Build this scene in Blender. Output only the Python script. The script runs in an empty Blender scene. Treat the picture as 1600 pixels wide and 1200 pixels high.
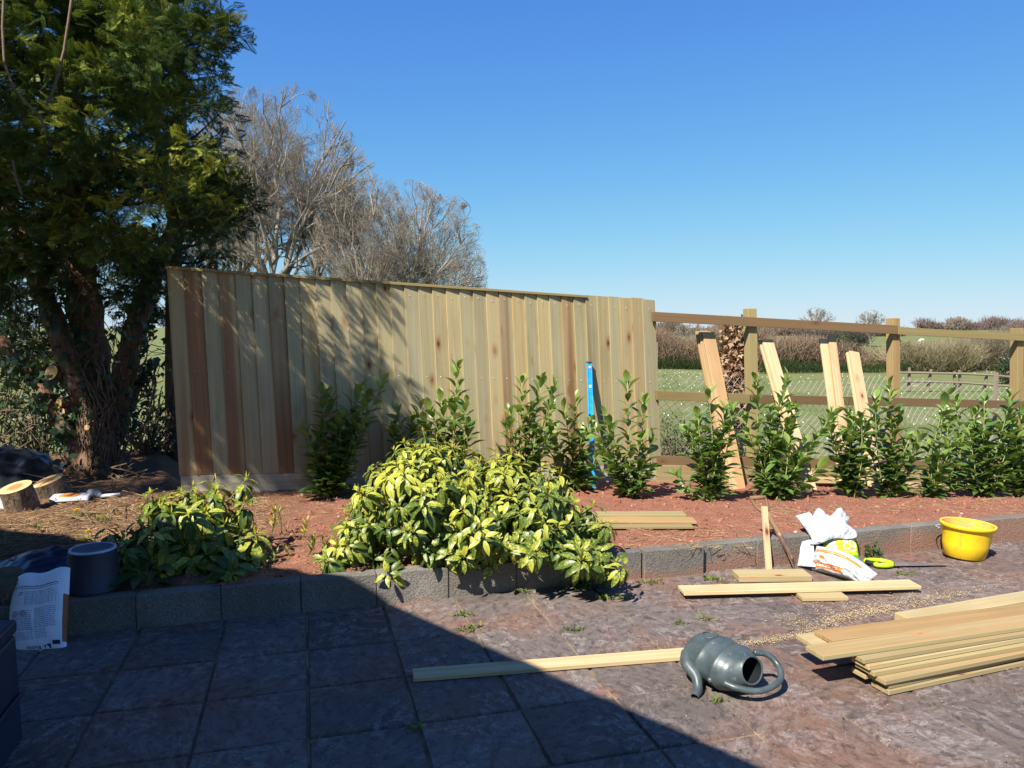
import bpy, bmesh, math, random
import numpy as np
from mathutils import Vector, Matrix
random.seed(7); RNG = np.random.default_rng(11)
SC = bpy.context.scene; COL = SC.collection
R = math.radians
# ------------------------------------------------------------------ camera, sky, sun, exposure
F = 1186.0; CH = 1.66; PITCH = math.atan(78 / F)
cam = bpy.data.cameras.new("camera"); camo = bpy.data.objects.new("camera", cam); COL.objects.link(camo)
cam.sensor_width = 36; cam.lens = 36 * F / 1600; cam.clip_start = .05; cam.clip_end = 6000
camo.location = (0, 0, CH); camo.rotation_euler = (math.pi / 2 - PITCH, 0, 0); SC.camera = camo
AZ, EL = R(33), R(48); EXPO = 1.15; SKYK = .215
S = Vector((-math.sin(AZ) * math.cos(EL), -math.cos(AZ) * math.cos(EL), math.sin(EL)))
w = bpy.data.worlds.new("World"); SC.world = w; w.use_nodes = True
nt = w.node_tree; nt.nodes.clear()
sky = nt.nodes.new("ShaderNodeTexSky"); sky.sky_type = 'NISHITA'; sky.sun_disc = False
sky.sun_elevation = EL; sky.sun_rotation = math.pi + AZ; sky.air_density = 1.0; sky.dust_density = 0.0; sky.ozone_density = 5.0; sky.altitude = 30
bg = nt.nodes.new("ShaderNodeBackground"); bg.inputs[1].default_value = .125
out = nt.nodes.new("ShaderNodeOutputWorld")
hs = nt.nodes.new("ShaderNodeHueSaturation"); hs.inputs['Saturation'].default_value = 1.08; nt.links.new(sky.outputs[0], hs.inputs['Color'])
# camera-like highlight shoulder per channel: v / sqrt(1 + v^2), so that the low sky keeps its blue
sp_ = nt.nodes.new("ShaderNodeSeparateColor"); cb_ = nt.nodes.new("ShaderNodeCombineColor"); nt.links.new(hs.outputs[0], sp_.inputs[0])
def wm(op, a, b):
    x = nt.nodes.new("ShaderNodeMath"); x.operation = op
    for i, q in enumerate((a, b)):
        if isinstance(q, float): x.inputs[i].default_value = q
        else: nt.links.new(q, x.inputs[i])
    return x.outputs[0]
sky_fill = wm('MULTIPLY', wm('MAXIMUM', wm('SUBTRACT', wm('MULTIPLY', sp_.outputs[0], .48 * SKYK), 1.15), 0.0), 1.7)
for k_, tint in enumerate((.48, .73, 1.45)):
    v_ = wm('MULTIPLY', sp_.outputs[k_], tint * SKYK); q_ = wm('POWER', wm('ADD', wm('MULTIPLY', v_, v_), 1.0), .5)
    x_ = sky_fill   # white sky round the sun, raised to lift the fill in shade
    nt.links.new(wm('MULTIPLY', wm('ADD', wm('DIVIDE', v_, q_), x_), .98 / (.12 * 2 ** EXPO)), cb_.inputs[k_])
bg.inputs[1].default_value = .12
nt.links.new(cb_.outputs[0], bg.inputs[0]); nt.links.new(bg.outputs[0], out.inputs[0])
sl = bpy.data.lights.new("sun", 'SUN'); sl.energy = 4.8; sl.angle = R(.55); sl.color = (1, .945, .86)
so = bpy.data.objects.new("sun", sl); COL.objects.link(so); so.rotation_euler = (-S).to_track_quat('-Z', 'Y').to_euler()
so.location = (-6, -10, 14)
SC.view_settings.view_transform = 'Standard'; SC.view_settings.look = 'None'; SC.view_settings.gamma = 1
SC.view_settings.use_curve_mapping = False; SC.view_settings.exposure = EXPO
try:
    SC.cycles.use_denoising = True; SC.cycles.denoiser = 'OPENIMAGEDENOISE'
except Exception: pass
SC.cycles.max_bounces = 8; SC.cycles.transparent_max_bounces = 8
# ------------------------------------------------------------------ pixel -> world (photo pixels, 1600x1200)
CP, SP = math.cos(PITCH), math.sin(PITCH); CAM = Vector((0, 0, CH))
def ray(px, py):
    x, z = (px - 800) / F, -(py - 600) / F
    return Vector((x, CP + SP * z, -SP + CP * z))
def PZ(px, py, z=0.0):
    d = ray(px, py); return CAM + d * ((z - CH) / d.z)
def PY(px, py, Y):
    d = ray(px, py); return CAM + d * (Y / d.y)
def PL(px, py, p0, n):
    d = ray(px, py); return CAM + d * ((p0 - CAM).dot(n) / d.dot(n))
# ------------------------------------------------------------------ mesh helpers
ORIG = {}
def tag(o, label=None, cat=None, group=None, kind=None):
    if label: o['label'] = label
    if cat: o['category'] = cat
    if group: o['group'] = group
    if kind: o['kind'] = kind
    return o
def thing(name, loc, label, cat, group=None):
    o = bpy.data.objects.new(name, None); COL.objects.link(o); o.location = loc; o.empty_display_size = .1
    ORIG[o] = Vector(loc); return tag(o, label, cat, group)
def link(name, me, parent, mats, smooth, origin, bevel=0):
    o = bpy.data.objects.new(name, me); COL.objects.link(o)
    for m in (mats if isinstance(mats, (list, tuple)) else [mats]): me.materials.append(m)
    if parent is not None: o.parent = parent
    else: o.location = origin
    ORIG[o] = origin
    if smooth: me.polygons.foreach_set('use_smooth', np.ones(len(me.polygons), bool))
    if bevel:
        b = o.modifiers.new("bevel", 'BEVEL'); b.width = bevel; b.segments = 2; b.limit_method = 'ANGLE'; b.angle_limit = R(40)
    me.update(); return o
class MB:
    def __init__(s): s.v = []; s.f = []; s.mi = []; s.r = []; s.uv = []
    def add(s, vs, fs, mi=0, r=0.0, uvs=None):
        b = len(s.v); s.v += [tuple(v) for v in vs]
        for i, f in enumerate(fs):
            s.f.append(tuple(b + k for k in f)); s.mi.append(mi); s.r.append(r)
            s.uv.append(uvs[i] if uvs else [(0, 0)] * len(f))
    def build(s, name, mats, parent=None, smooth=False, origin=None, bevel=0):
        V = np.array(s.v)
        if parent is not None: og = ORIG[parent]
        else: og = Vector(origin) if origin is not None else Vector(((V[:, 0].min() + V[:, 0].max()) / 2, (V[:, 1].min() + V[:, 1].max()) / 2, V[:, 2].min()))
        V = V - np.array(og)
        me = bpy.data.meshes.new(name); me.from_pydata(V.tolist(), [], s.f)
        me.polygons.foreach_set('material_index', s.mi)
        a = me.attributes.new('rnd', 'FLOAT', 'FACE'); a.data.foreach_set('value', s.r)
        uv = me.uv_layers.new(name='UVMap'); flat = [c for f in s.uv for q in f for c in q]; uv.data.foreach_set('uv', flat)
        return link(name, me, parent, mats, smooth, og, bevel)
def build_np(name, V, Q, mats, parent=None, r=None, uv=None, mi=None, smooth=False, origin=None):
    """V (n,3); Q (m,k) faces all with k corners"""
    V = np.asarray(V, float); Q = np.asarray(Q, np.int32); k = Q.shape[1]
    if parent is not None: og = ORIG[parent]
    else: og = Vector(origin) if origin is not None else Vector(((V[:, 0].min() + V[:, 0].max()) / 2, (V[:, 1].min() + V[:, 1].max()) / 2, V[:, 2].min()))
    V = V - np.array(og)
    me = bpy.data.meshes.new(name); me.vertices.add(len(V)); me.vertices.foreach_set('co', V.ravel().astype(np.float32))
    me.loops.add(Q.size); me.loops.foreach_set('vertex_index', Q.ravel())
    me.polygons.add(len(Q)); me.polygons.foreach_set('loop_start', np.arange(0, Q.size, k, dtype=np.int32))
    try: me.polygons.foreach_set('loop_total', np.full(len(Q), k, np.int32))
    except Exception: pass
    if mi is not None: me.polygons.foreach_set('material_index', np.asarray(mi, np.int32))
    a = me.attributes.new('rnd', 'FLOAT', 'FACE'); a.data.foreach_set('value', (np.zeros(len(Q)) if r is None else np.asarray(r)).astype(np.float32))
    if uv is not None:
        u = me.uv_layers.new(name='UVMap'); u.data.foreach_set('uv', np.asarray(uv, np.float32).ravel())
    me.update(calc_edges=True); me.validate()
    return link(name, me, parent, mats, smooth, og)
HEXF = [(0, 2, 3, 1), (4, 5, 7, 6), (0, 1, 5, 4), (2, 6, 7, 3), (0, 4, 6, 2), (1, 3, 7, 5)]
def hexa(mb, p, r=0.0, mi=0):
    """p[i+2j+4k]; i runs along the grain"""
    p = [Vector(q) for q in p]
    L = (p[1] - p[0]).length; A = (p[2] - p[0]).length; B = (p[4] - p[0]).length
    o = r * 53.7; uvs = []
    for f in HEXF:
        row = []
        for q in f:
            i, j, k = q & 1, (q >> 1) & 1, q >> 2
            if f in (HEXF[4], HEXF[5]): row.append((o + 7.3 + B * k * .3, o + A * j))
            elif f in (HEXF[0], HEXF[1]): row.append((o + L * i, o + A * j))
            else: row.append((o + L * i, o + .31 + B * k + A * j))
        uvs.append(row)
    mb.add(p, HEXF, mi, r, uvs)
def box(mb, O, ex, ey, ez, r=0.0, mi=0):
    O, ex, ey, ez = map(Vector, (O, ex, ey, ez))
    hexa(mb, [O + ex * i + ey * j + ez * k for k in (0, 1) for j in (0, 1) for i in (0, 1)], r, mi)
def tube(mb, pts, rad, n=8, mi=0, r=0.0, cap=True, squash=1.0):
    pts = [Vector(p) for p in pts]; m = len(pts)
    rad = [rad] * m if not hasattr(rad, '__len__') else rad
    vs = []; t0 = (pts[1] - pts[0]).normalized()
    up = Vector((0, 0, 1)) if abs(t0.z) < .9 else Vector((1, 0, 0))
    x = t0.cross(up).normalized()
    for i, p in enumerate(pts):
        t = (pts[min(i + 1, m - 1)] - pts[max(i - 1, 0)]).normalized()
        x = (x - t * x.dot(t)).normalized(); y = t.cross(x)
        for k in range(n):
            a = 2 * math.pi * k / n; vs.append(p + x * (math.cos(a) * rad[i]) + y * (math.sin(a) * rad[i] * squash))
    fs = []; uvs = []; L = 0
    for i in range(m - 1):
        l2 = L + (pts[i + 1] - pts[i]).length
        for k in range(n):
            k2 = (k + 1) % n
            fs.append((i * n + k, i * n + k2, (i + 1) * n + k2, (i + 1) * n + k))
            c = 2 * math.pi * rad[i] / n
            uvs.append([(L + r * 9, k * c), (L + r * 9, (k + 1) * c), (l2 + r * 9, (k + 1) * c), (l2 + r * 9, k * c)])
        L = l2
    if cap:
        fs.append(tuple(range(n))[::-1]); uvs.append([(0, 0)] * n)
        fs.append(tuple((m - 1) * n + k for k in range(n))); uvs.append([(0, 0)] * n)
    mb.add(vs, fs, mi, r, uvs)
def spline(pts, n=6):
    pts = [Vector(p) for p in pts]; q = [pts[0] * 2 - pts[1]] + pts + [pts[-1] * 2 - pts[-2]]; o = []
    for i in range(1, len(q) - 2):
        a, b, c, d = q[i - 1:i + 3]
        for k in range(n):
            t = k / n
            o.append(.5 * ((2 * b) + (c - a) * t + (2 * a - 5 * b + 4 * c - d) * t * t + (3 * b - a - 3 * c + d) * t ** 3))
    return o + [pts[-1]]
def lathe(mb, C, axis, prof, n=32, xs=1.0, ys=1.0, mi=0, xref=None):
    axis = Vector(axis).normalized(); C = Vector(C)
    x = Vector(xref) if xref is not None else (axis.orthogonal())
    x = (x - axis * x.dot(axis)).normalized(); y = axis.cross(x); vs = []; fs = []; uvs = []
    for (h, rr) in prof:
        for k in range(n):
            a = 2 * math.pi * k / n; vs.append(C + axis * h + x * (math.cos(a) * rr * xs) + y * (math.sin(a) * rr * ys))
    for i in range(len(prof) - 1):
        for k in range(n):
            k2 = (k + 1) % n; fs.append((i * n + k, i * n + k2, (i + 1) * n + k2, (i + 1) * n + k))
            uvs.append([(k / n, prof[i][0]), ((k + 1) / n, prof[i][0]), ((k + 1) / n, prof[i + 1][0]), (k / n, prof[i + 1][0])])
    mb.add(vs, fs, mi, 0, uvs)
def segs(A, B, ra, rb, n=3):
    A, B = np.asarray(A, float), np.asarray(B, float); ra, rb = np.asarray(ra, float), np.asarray(rb, float)
    d = B - A; d /= np.linalg.norm(d, axis=1)[:, None] + 1e-9
    h = np.where(np.abs(d[:, 2:3]) > .9, np.array([[1., 0, 0]]), np.array([[0, 0, 1.]]))
    x = np.cross(d, h); x /= np.linalg.norm(x, axis=1)[:, None] + 1e-9; y = np.cross(d, x)
    V = []
    for P, rr in ((A, ra), (B, rb)):
        for k in range(n):
            a = 2 * math.pi * k / n; V.append(P + rr[:, None] * (x * math.cos(a) + y * math.sin(a)))
    V = np.stack(V, 1)
    Q = np.array([[k, (k + 1) % n, n + (k + 1) % n, n + k] for k in range(n)])
    N = len(A); Q = (Q[None] + (np.arange(N) * 2 * n)[:, None, None]).reshape(-1, 4)
    return V.reshape(-1, 3), Q
def leaf_t(n=4, wid=.4, peak=.5, fold=.25, curve=.3, tipw=.04, stalk=.08):
    """leaf template along +Y, face normal +Z: (verts, quads, uv per quad)"""
    v = []; uvv = []
    for i in range(n + 1):
        t = i / n
        wv = wid * .5 * (math.sin(math.pi * min(1, (t ** (math.log(.5) / math.log(peak))))) ** .8 if 0 < t < 1 else tipw)
        z = -curve * t * t; y = stalk + t * (1 - stalk) * (1 - .12 * curve * t)
        v += [(-wv, y, z + fold * wv), (0, y, z), (wv, y, z + fold * wv)]; uvv += [(0, t), (.5, t), (1, t)]
    q = []
    for i in range(n):
        b = 3 * i; q += [(b, b + 1, b + 4, b + 3), (b + 1, b + 2, b + 5, b + 4)]
    return np.array(v), np.array(q), np.array(uvv)
def nrm(a): return a / (np.linalg.norm(a, axis=-1, keepdims=True) + 1e-9)
def scatter(t, pos, Yd, Zd, sc, rnd=None, wsc=None):
    """place template t at pos with its +Y along Yd and its normal near Zd"""
    tv, tq, tu = t; pos = np.asarray(pos, float); N = len(pos)
    Y = nrm(np.asarray(Yd, float)); X = nrm(np.cross(Y, np.asarray(Zd, float))); Z = np.cross(X, Y)
    sc = np.broadcast_to(np.asarray(sc, float), (N,)); ws = sc if wsc is None else sc * wsc
    V = pos[:, None] + (tv[None, :, 0:1] * ws[:, None, None]) * X[:, None] + (tv[None, :, 1:2] * sc[:, None, None]) * Y[:, None] + (tv[None, :, 2:3] * sc[:, None, None]) * Z[:, None]
    k = len(tv); Q = (tq[None] + (np.arange(N) * k)[:, None, None]).reshape(-1, 4)
    uv = np.broadcast_to(tu[tq][None], (N,) + tu[tq].shape).reshape(-1, 2)
    r = RNG.random(N) if rnd is None else np.asarray(rnd)
    return V.reshape(-1, 3), Q, np.repeat(r, len(tq)), uv
def join(parts):
    V, Q, r, u = [], [], [], []; b = 0
    for p in parts:
        V.append(p[0]); Q.append(p[1] + b); r.append(p[2]); u.append(p[3]); b += len(p[0])
    return np.concatenate(V), np.concatenate(Q), np.concatenate(r), np.concatenate(u)
def runit(n): return nrm(RNG.normal(size=(n, 3)))
# value noise in numpy
def _h(i, j, s):
    n = (i * 374761393 + j * 668265263 + s * 974711) & 0x7fffffff; n = ((n ^ (n >> 13)) * 1274126177) & 0x7fffffff
    return ((n ^ (n >> 16)) & 0xffff) / 65535.0
def vnoise(x, y, s=0):
    x, y = np.asarray(x, float), np.asarray(y, float); i, j = np.floor(x).astype(np.int64), np.floor(y).astype(np.int64); u, v = x - i, y - j
    u, v = u * u * (3 - 2 * u), v * v * (3 - 2 * v)
    return (_h(i, j, s) * (1 - u) + _h(i + 1, j, s) * u) * (1 - v) + (_h(i, j + 1, s) * (1 - u) + _h(i + 1, j + 1, s) * u) * v
def fbm(x, y, o=4, s=0):
    t = 0; a = .5
    for k in range(o): t = t + a * (vnoise(x, y, s + k) - .5); x, y, a = np.asarray(x) * 2.03, np.asarray(y) * 2.03, a * .5
    return t
# ------------------------------------------------------------------ materials
class M:
    def __init__(s, name, rough=.8, spec=.3):
        s.m = bpy.data.materials.new(name); s.m.use_nodes = True; s.t = s.m.node_tree
        s.b = s.t.nodes['Principled BSDF']; s.b.inputs['Roughness'].default_value = rough; s.b.inputs['Specular IOR Level'].default_value = spec
        s.out = s.t.nodes['Material Output']; s.tc = s.t.nodes.new('ShaderNodeTexCoord')
    def n(s, k): return s.t.nodes.new(k)
    def put(s, sock, v):
        if hasattr(v, 'is_linked') or isinstance(v, bpy.types.NodeSocket): s.t.links.new(v, sock)
        else:
            if isinstance(v, tuple) and len(v) == 3 and sock.type == 'RGBA': v = v + (1,)
            sock.default_value = v
    @property
    def obj(s): return s.tc.outputs['Object']
    @property
    def uv(s): return s.tc.outputs['UV']
    @property
    def pos(s):
        g = s.n('ShaderNodeNewGeometry'); return g.outputs['Position']
    def attr(s, a='rnd'):
        x = s.n('ShaderNodeAttribute'); x.attribute_name = a; return x.outputs['Fac']
    def map(s, v, sc=(1, 1, 1), rot=(0, 0, 0), loc=(0, 0, 0)):
        x = s.n('ShaderNodeMapping'); s.put(x.inputs[0], v); x.inputs['Scale'].default_value = sc; x.inputs['Rotation'].default_value = rot; x.inputs['Location'].default_value = loc; return x.outputs[0]
    def noise(s, v, scale=5, detail=4, rough=.55, dist=0, col=False):
        x = s.n('ShaderNodeTexNoise'); s.put(x.inputs['Vector'], v); x.inputs['Scale'].default_value = scale; x.inputs['Detail'].default_value = detail
        x.inputs['Roughness'].default_value = rough; x.inputs['Distortion'].default_value = dist; return x.outputs['Color' if col else 'Fac']
    def vor(s, v, scale=5, out='Distance', rnd=1.0, feat='F1'):
        x = s.n('ShaderNodeTexVoronoi'); x.feature = feat; s.put(x.inputs['Vector'], v); x.inputs['Scale'].default_value = scale; x.inputs['Randomness'].default_value = rnd; return x.outputs[out]
    def ramp(s, f, st, interp='LINEAR'):
        x = s.n('ShaderNodeValToRGB'); s.put(x.inputs[0], f); e = x.color_ramp.elements; x.color_ramp.interpolation = interp
        while len(e) < len(st): e.new(.5)
        for q, (p, c) in zip(e, st):
            q.position = p; q.color = (c, c, c, 1) if not hasattr(c, '__len__') else tuple(c) + (1,)
        return x.outputs[0]
    def mix(s, f, a, b, mode='MIX'):
        x = s.n('ShaderNodeMix'); x.data_type = 'RGBA'; x.blend_type = mode; x.clamp_factor = True
        s.put(x.inputs[0], f); s.put(x.inputs[6], a); s.put(x.inputs[7], b); return x.outputs[2]
    def math(s, op, a, b=0.0, c=0.0):
        x = s.n('ShaderNodeMath'); x.operation = op; s.put(x.inputs[0], a); s.put(x.inputs[1], b); s.put(x.inputs[2], c); return x.outputs[0]
    def sep(s, v):
        x = s.n('ShaderNodeSeparateXYZ'); s.put(x.inputs[0], v); return x.outputs
    def comb(s, x_, y_, z_=0.0):
        x = s.n('ShaderNodeCombineXYZ'); s.put(x.inputs[0], x_); s.put(x.inputs[1], y_); s.put(x.inputs[2], z_); return x.outputs[0]
    def color(s, c): s.put(s.b.inputs['Base Color'], c); return s
    def rough(s, c): s.put(s.b.inputs['Roughness'], c); return s
    def bump(s, h, st=.3, d=.01):
        x = s.n('ShaderNodeBump'); s.put(x.inputs['Height'], h); x.inputs['Strength'].default_value = st; x.inputs['Distance'].default_value = d
        s.t.links.new(x.outputs[0], s.b.inputs['Normal']); return s
    def translucent(s, col, f=.3):
        t = s.n('ShaderNodeBsdfTranslucent'); s.put(t.inputs[0], col); x = s.n('ShaderNodeMixShader'); x.inputs[0].default_value = f
        s.t.links.new(s.b.outputs[0], x.inputs[1]); s.t.links.new(t.outputs[0], x.inputs[2]); s.t.links.new(x.outputs[0], s.out.inputs[0]); return s
def plain(name, c, rough=.6, spec=.3, var=.15, scale=8, bump=0, metal=0):
    m = M(name, rough, spec); n = m.noise(m.obj, scale, 5)
    d = tuple(x * (1 - var) for x in c); l = tuple(min(1, x * (1 + var)) for x in c)
    m.color(m.ramp(n, [(.3, d), (.7, l)])); m.b.inputs['Metallic'].default_value = metal
    if bump: m.bump(m.noise(m.obj, scale * 6, 4), bump, .004)
    return m.m
def wood(name, tints, heart=(.25, .105, .04), knotc=(.13, .055, .025), hs=.5, fine=1.0, rough=.75):
    m = M(name, rough, .22); r = m.attr(); uv = m.uv
    base = m.ramp(r, [(i / max(1, len(tints) - 1), c) for i, c in enumerate(tints)])
    # knots: sparse cells; grain bends around them
    kv = m.map(uv, (4.2, 8.5, 1)); kd = m.vor(kv, 1.0); kc = m.sep(m.vor(kv, 1.0, 'Color'))
    on = m.math('GREATER_THAN', kc[0], .80); near = m.math('MULTIPLY', m.ramp(kd, [(.0, 1), (.42, 0)]), on)
    su = m.sep(uv); v2 = m.math('ADD', su[1], m.math('MULTIPLY', near, .03))
    gv = m.comb(m.math('MULTIPLY', su[0], .55), m.math('MULTIPLY', v2, 34.0 * fine), 0.0)
    g1 = m.noise(gv, 1.0, 5, .6, .6); g2 = m.noise(m.map(gv, (1.4, 5.5, 1)), 1.0, 3, .6)
    hv = m.comb(m.math('MULTIPLY', su[0], .16), m.math('MULTIPLY', v2, 5.5), 3.0); h = m.noise(hv, 1.0, 2, .4)
    hm = m.ramp(m.math('ADD', h, m.math('MULTIPLY', m.math('SUBTRACT', r, .5), .34)), [(.59, 0), (.70, 1)])
    c = m.mix(m.math('MULTIPLY', hm, hs), base, heart)
    c = m.mix(m.ramp(g1, [(.34, .42), (.6, 0)]), c, m.mix(1.0, c, (.66, .57, .44), 'MULTIPLY'))
    c = m.mix(m.ramp(g2, [(.35, .22), (.6, 0)]), c, (.12, .075, .035))
    st = m.noise(m.map(uv, (1.3, 4, 1)), 1.0, 4, .6)
    c = m.mix(m.ramp(st, [(.48, 0), (.78, .30)]), c, (.10, .095, .05))
    kn = m.math('MULTIPLY', m.ramp(kd, [(.06, 1), (.14, .8), (.26, .35), (.42, 0)]), on)
    c = m.mix(kn, c, m.ramp(kd, [(.02, (.06, .03, .02)), (.08, knotc), (.16, heart)]))
    pv = m.math('FRACT', m.math('MULTIPLY', r, 91.7)); c = m.mix(1.0, c, m.ramp(pv, [(0, (.80, .78, .76)), (.5, (1, 1, 1)), (1, (1, .97, .90))]), 'MULTIPLY')
    m.color(c).bump(m.math('ADD', m.math('MULTIPLY', g1, .6), m.math('MULTIPLY', g2, .5)), .22, .004); return m.m
def leafmat(name, cols, tr=.25, rough=.42, spec=.45, spots=None, rib=None, bump=.25):
    m = M(name, rough, spec); r = m.attr()
    c = m.ramp(r, [(i / max(1, len(cols) - 1), q) for i, q in enumerate(cols)])
    if spots:
        n1 = m.noise(m.pos, 85, 3, .65); n2 = m.noise(m.pos, 9, 2); u = m.sep(m.uv)
        edge = m.math('ABSOLUTE', m.math('SUBTRACT', u[0], .5))
        th = m.math('ADD', m.math('ADD', n1, m.math('MULTIPLY', m.math('SUBTRACT', r, .5), .42)), m.math('MULTIPLY', m.math('SUBTRACT', n2, .5), .25))
        th = m.math('ADD', th, m.math('MULTIPLY', edge, -.10)); c = m.mix(m.ramp(th, [(.45, 0), (.58, 1)]), c, spots)
    if rib:
        u = m.sep(m.uv); e = m.math('ABSOLUTE', m.math('SUBTRACT', u[0], .5)); c = m.mix(m.ramp(e, [(.03, .7), (.08, 0)]), c, rib)
    m.color(c); m.translucent(m.mix(.35, c, (.30, .34, .02)), tr)
    if bump: m.bump(m.noise(m.pos, 60, 2), bump, .004)
    return m.m
FTINT = [(.44, .345, .185), (.43, .375, .225), (.39, .35, .205), (.48, .40, .215), (.47, .345, .175), (.40, .365, .23), (.47, .36, .18)]
W_FENCE = wood('fence board wood', FTINT, (.27, .115, .045), hs=.8)
W_RAIL = wood('olive treated rail wood', [(.26, .205, .085), (.30, .24, .10), (.24, .18, .08)], hs=.4)
W_BROWN = wood('brown rail wood', [(.17, .105, .052), (.19, .12, .06), (.15, .095, .048)], (.14, .07, .03), hs=.3)
W_GRAVEL = wood('grey gravel board wood', [(.46, .44, .35), (.42, .40, .32)], hs=.3)
W_POST = wood('post wood', [(.38, .27, .11), (.34, .27, .12), (.40, .29, .13)], hs=.35)
W_NEW = wood('fresh pale timber', [(.54, .41, .23), (.57, .44, .25), (.50, .37, .20)], (.42, .20, .09), hs=.5)
W_PILE = wood('sawn decking timber', [(.30, .255, .12), (.38, .30, .15), (.43, .35, .19), (.34, .285, .15), (.42, .30, .14)], (.40, .21, .08), hs=.45)
W_OLD = wood('weathered grey wood', [(.26, .22, .17), (.32, .27, .21)], hs=.1)
W_TOOL = wood('worn tool handle wood', [(.26, .155, .085), (.29, .18, .10)], hs=.2)
# ------------------------------------------------------------------ layout lines
W0, W1 = PZ(112, 993), PZ(1555, 849); EW = (W1 - W0).normalized(); NW = Vector((-EW.y, EW.x, 0))
def sw(x, y): dx, dy = x - W0.x, y - W0.y; return dx * EW.x + dy * EW.y, dx * NW.x + dy * NW.y
def WP(s, wd, z=0.0): return W0 + EW * s + NW * wd + Vector((0, 0, z))
def solve_y(pt, pb, L):
    a, b = PY(*pt, 1.0) - CAM, PY(*pb, 1.0) - CAM; return L / (a - b).length
YL, YR = solve_y((262, 420), (282, 742), 1.8), solve_y((1020, 472), (1030, 726), 1.8)
TL, BL, TR, BR = PY(262, 420, YL), PY(282, 742, YL), PY(1020, 472, YR), PY(1030, 726, YR)
FL, FR = PY(283, 768, YL), PY(1031, 752, YR)
FE = Vector((math.cos(R(16.2)), math.sin(R(16.2)), 0)); FN = Vector((FE.y, -FE.x, 0))   # right-hand frame: along / towards the camera
FR0 = Vector((BR.x, BR.y, 0))
def FP(px, py, off=0.0): return PL(px, py, FR0 + FN * off, FN)                       # point on the frame's plane
FX = FP(1600, 768)
_fs = [sw(p.x, p.y) + (p.z,) for p in (FL, FR, FX)]
_sx = [-7, _fs[0][0] - .55, _fs[0][0] - .1] + [q[0] for q in _fs[1:]] + [14]
_wz = [_fs[0][1] + 2.4, _fs[0][1] + 2.0] + [q[1] for q in _fs] + [_fs[2][1] + .4]; _zz = [_fs[0][2] + .06, _fs[0][2] + .05] + [q[2] for q in _fs] + [_fs[2][2] - .25]
def zs(x, y, rough=True):
    x, y = np.asarray(x, float), np.asarray(y, float)
    dx, dy = x - W0.x, y - W0.y; s = dx * EW.x + dy * EW.y; q = dx * NW.x + dy * NW.y
    wf, zf = np.interp(s, _sx, _wz), np.interp(s, _sx, _zz); t = (q - .12) / (wf - .12)
    z = .186 + (zf - .186) * np.clip(t, 0, 1) - np.clip(t - 1.05, 0, 5) * .5
    if rough: z = z + fbm(s * 2.2, q * 2.2, 3, 3) * .07 + fbm(s * 11, q * 11, 3, 9) * .035
    return z
def PS(px, py):
    z = .15
    for _ in range(25): p = PZ(px, py, z); z = z * .5 + .5 * float(zs(p.x, p.y))
    return p
def smooth(a, b, x): t = np.clip((np.asarray(x, float) - a) / (b - a), 0, 1); return t * t * (3 - 2 * t)
def zt(x, y):
    x, y = np.asarray(x, float), np.asarray(y, float)
    n = -.25 - .05 * np.clip(x, -6, 8); z = n * smooth(5.2, 9, y + .28 * -x) + -.75 * (1 - smooth(5.2, 9, y + .28 * -x))
    f = smooth(14, 30, y); z = z * (1 - f) + (-.7) * f
    z = z + smooth(70, 380, y) * (5.2 + 2.0 * fbm(x / 130, y / 130, 2, 4)) + smooth(12, 40, y) * fbm(x / 9, y / 9, 3, 6) * .25
    return z
def PT(px, py, y0=8, y1=600):
    prev = None
    for i in range(400):
        Y = y0 * (y1 / y0) ** (i / 399); p = PY(px, py, Y)
        if p.z < float(zt(p.x, p.y)): return p
    return PY(px, py, y1)
# ------------------------------------------------------------------ far field sheet
ys = np.concatenate([np.linspace(-60, 4, 9), np.linspace(5, 40, 71), 40 * (3000 / 40) ** (np.arange(1, 60) / 59)])
us = np.linspace(-1.6, 1.6, 161)
gx = us[None] * (np.abs(ys)[:, None] * 1.0 + 30); gy = np.broadcast_to(ys[:, None], gx.shape); gz = zt(gx, gy)
V = np.stack([gx, gy, gz], -1).reshape(-1, 3); nx, ny = len(us), len(ys)
I = np.arange(nx * ny).reshape(ny, nx); Q = np.stack([I[:-1, :-1], I[:-1, 1:], I[1:, 1:], I[1:, :-1]], -1).reshape(-1, 4)
m = M('field grass', .9, .1); n1 = m.noise(m.obj, .22, 5, .6); n2 = m.noise(m.obj, 3.5, 5, .7); n3 = m.noise(m.obj, .012, 2)
c = m.mix(m.ramp(n2, [(.35, 0), (.65, 1)]), (.080, .110, .032), (.155, .18, .062)); c = m.mix(m.ramp(n1, [(.4, 0), (.66, .75)]), c, (.185, .165, .08))
c = m.mix(m.ramp(n3, [(.45, 0), (.62, .5)]), c, (.14, .15, .06)); m.color(c).bump(n2, .8, .08); FIELD = m.m
tag(build_np('field', V, Q, FIELD, smooth=True, origin=(0, 0, 0)), kind='structure')
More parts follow.
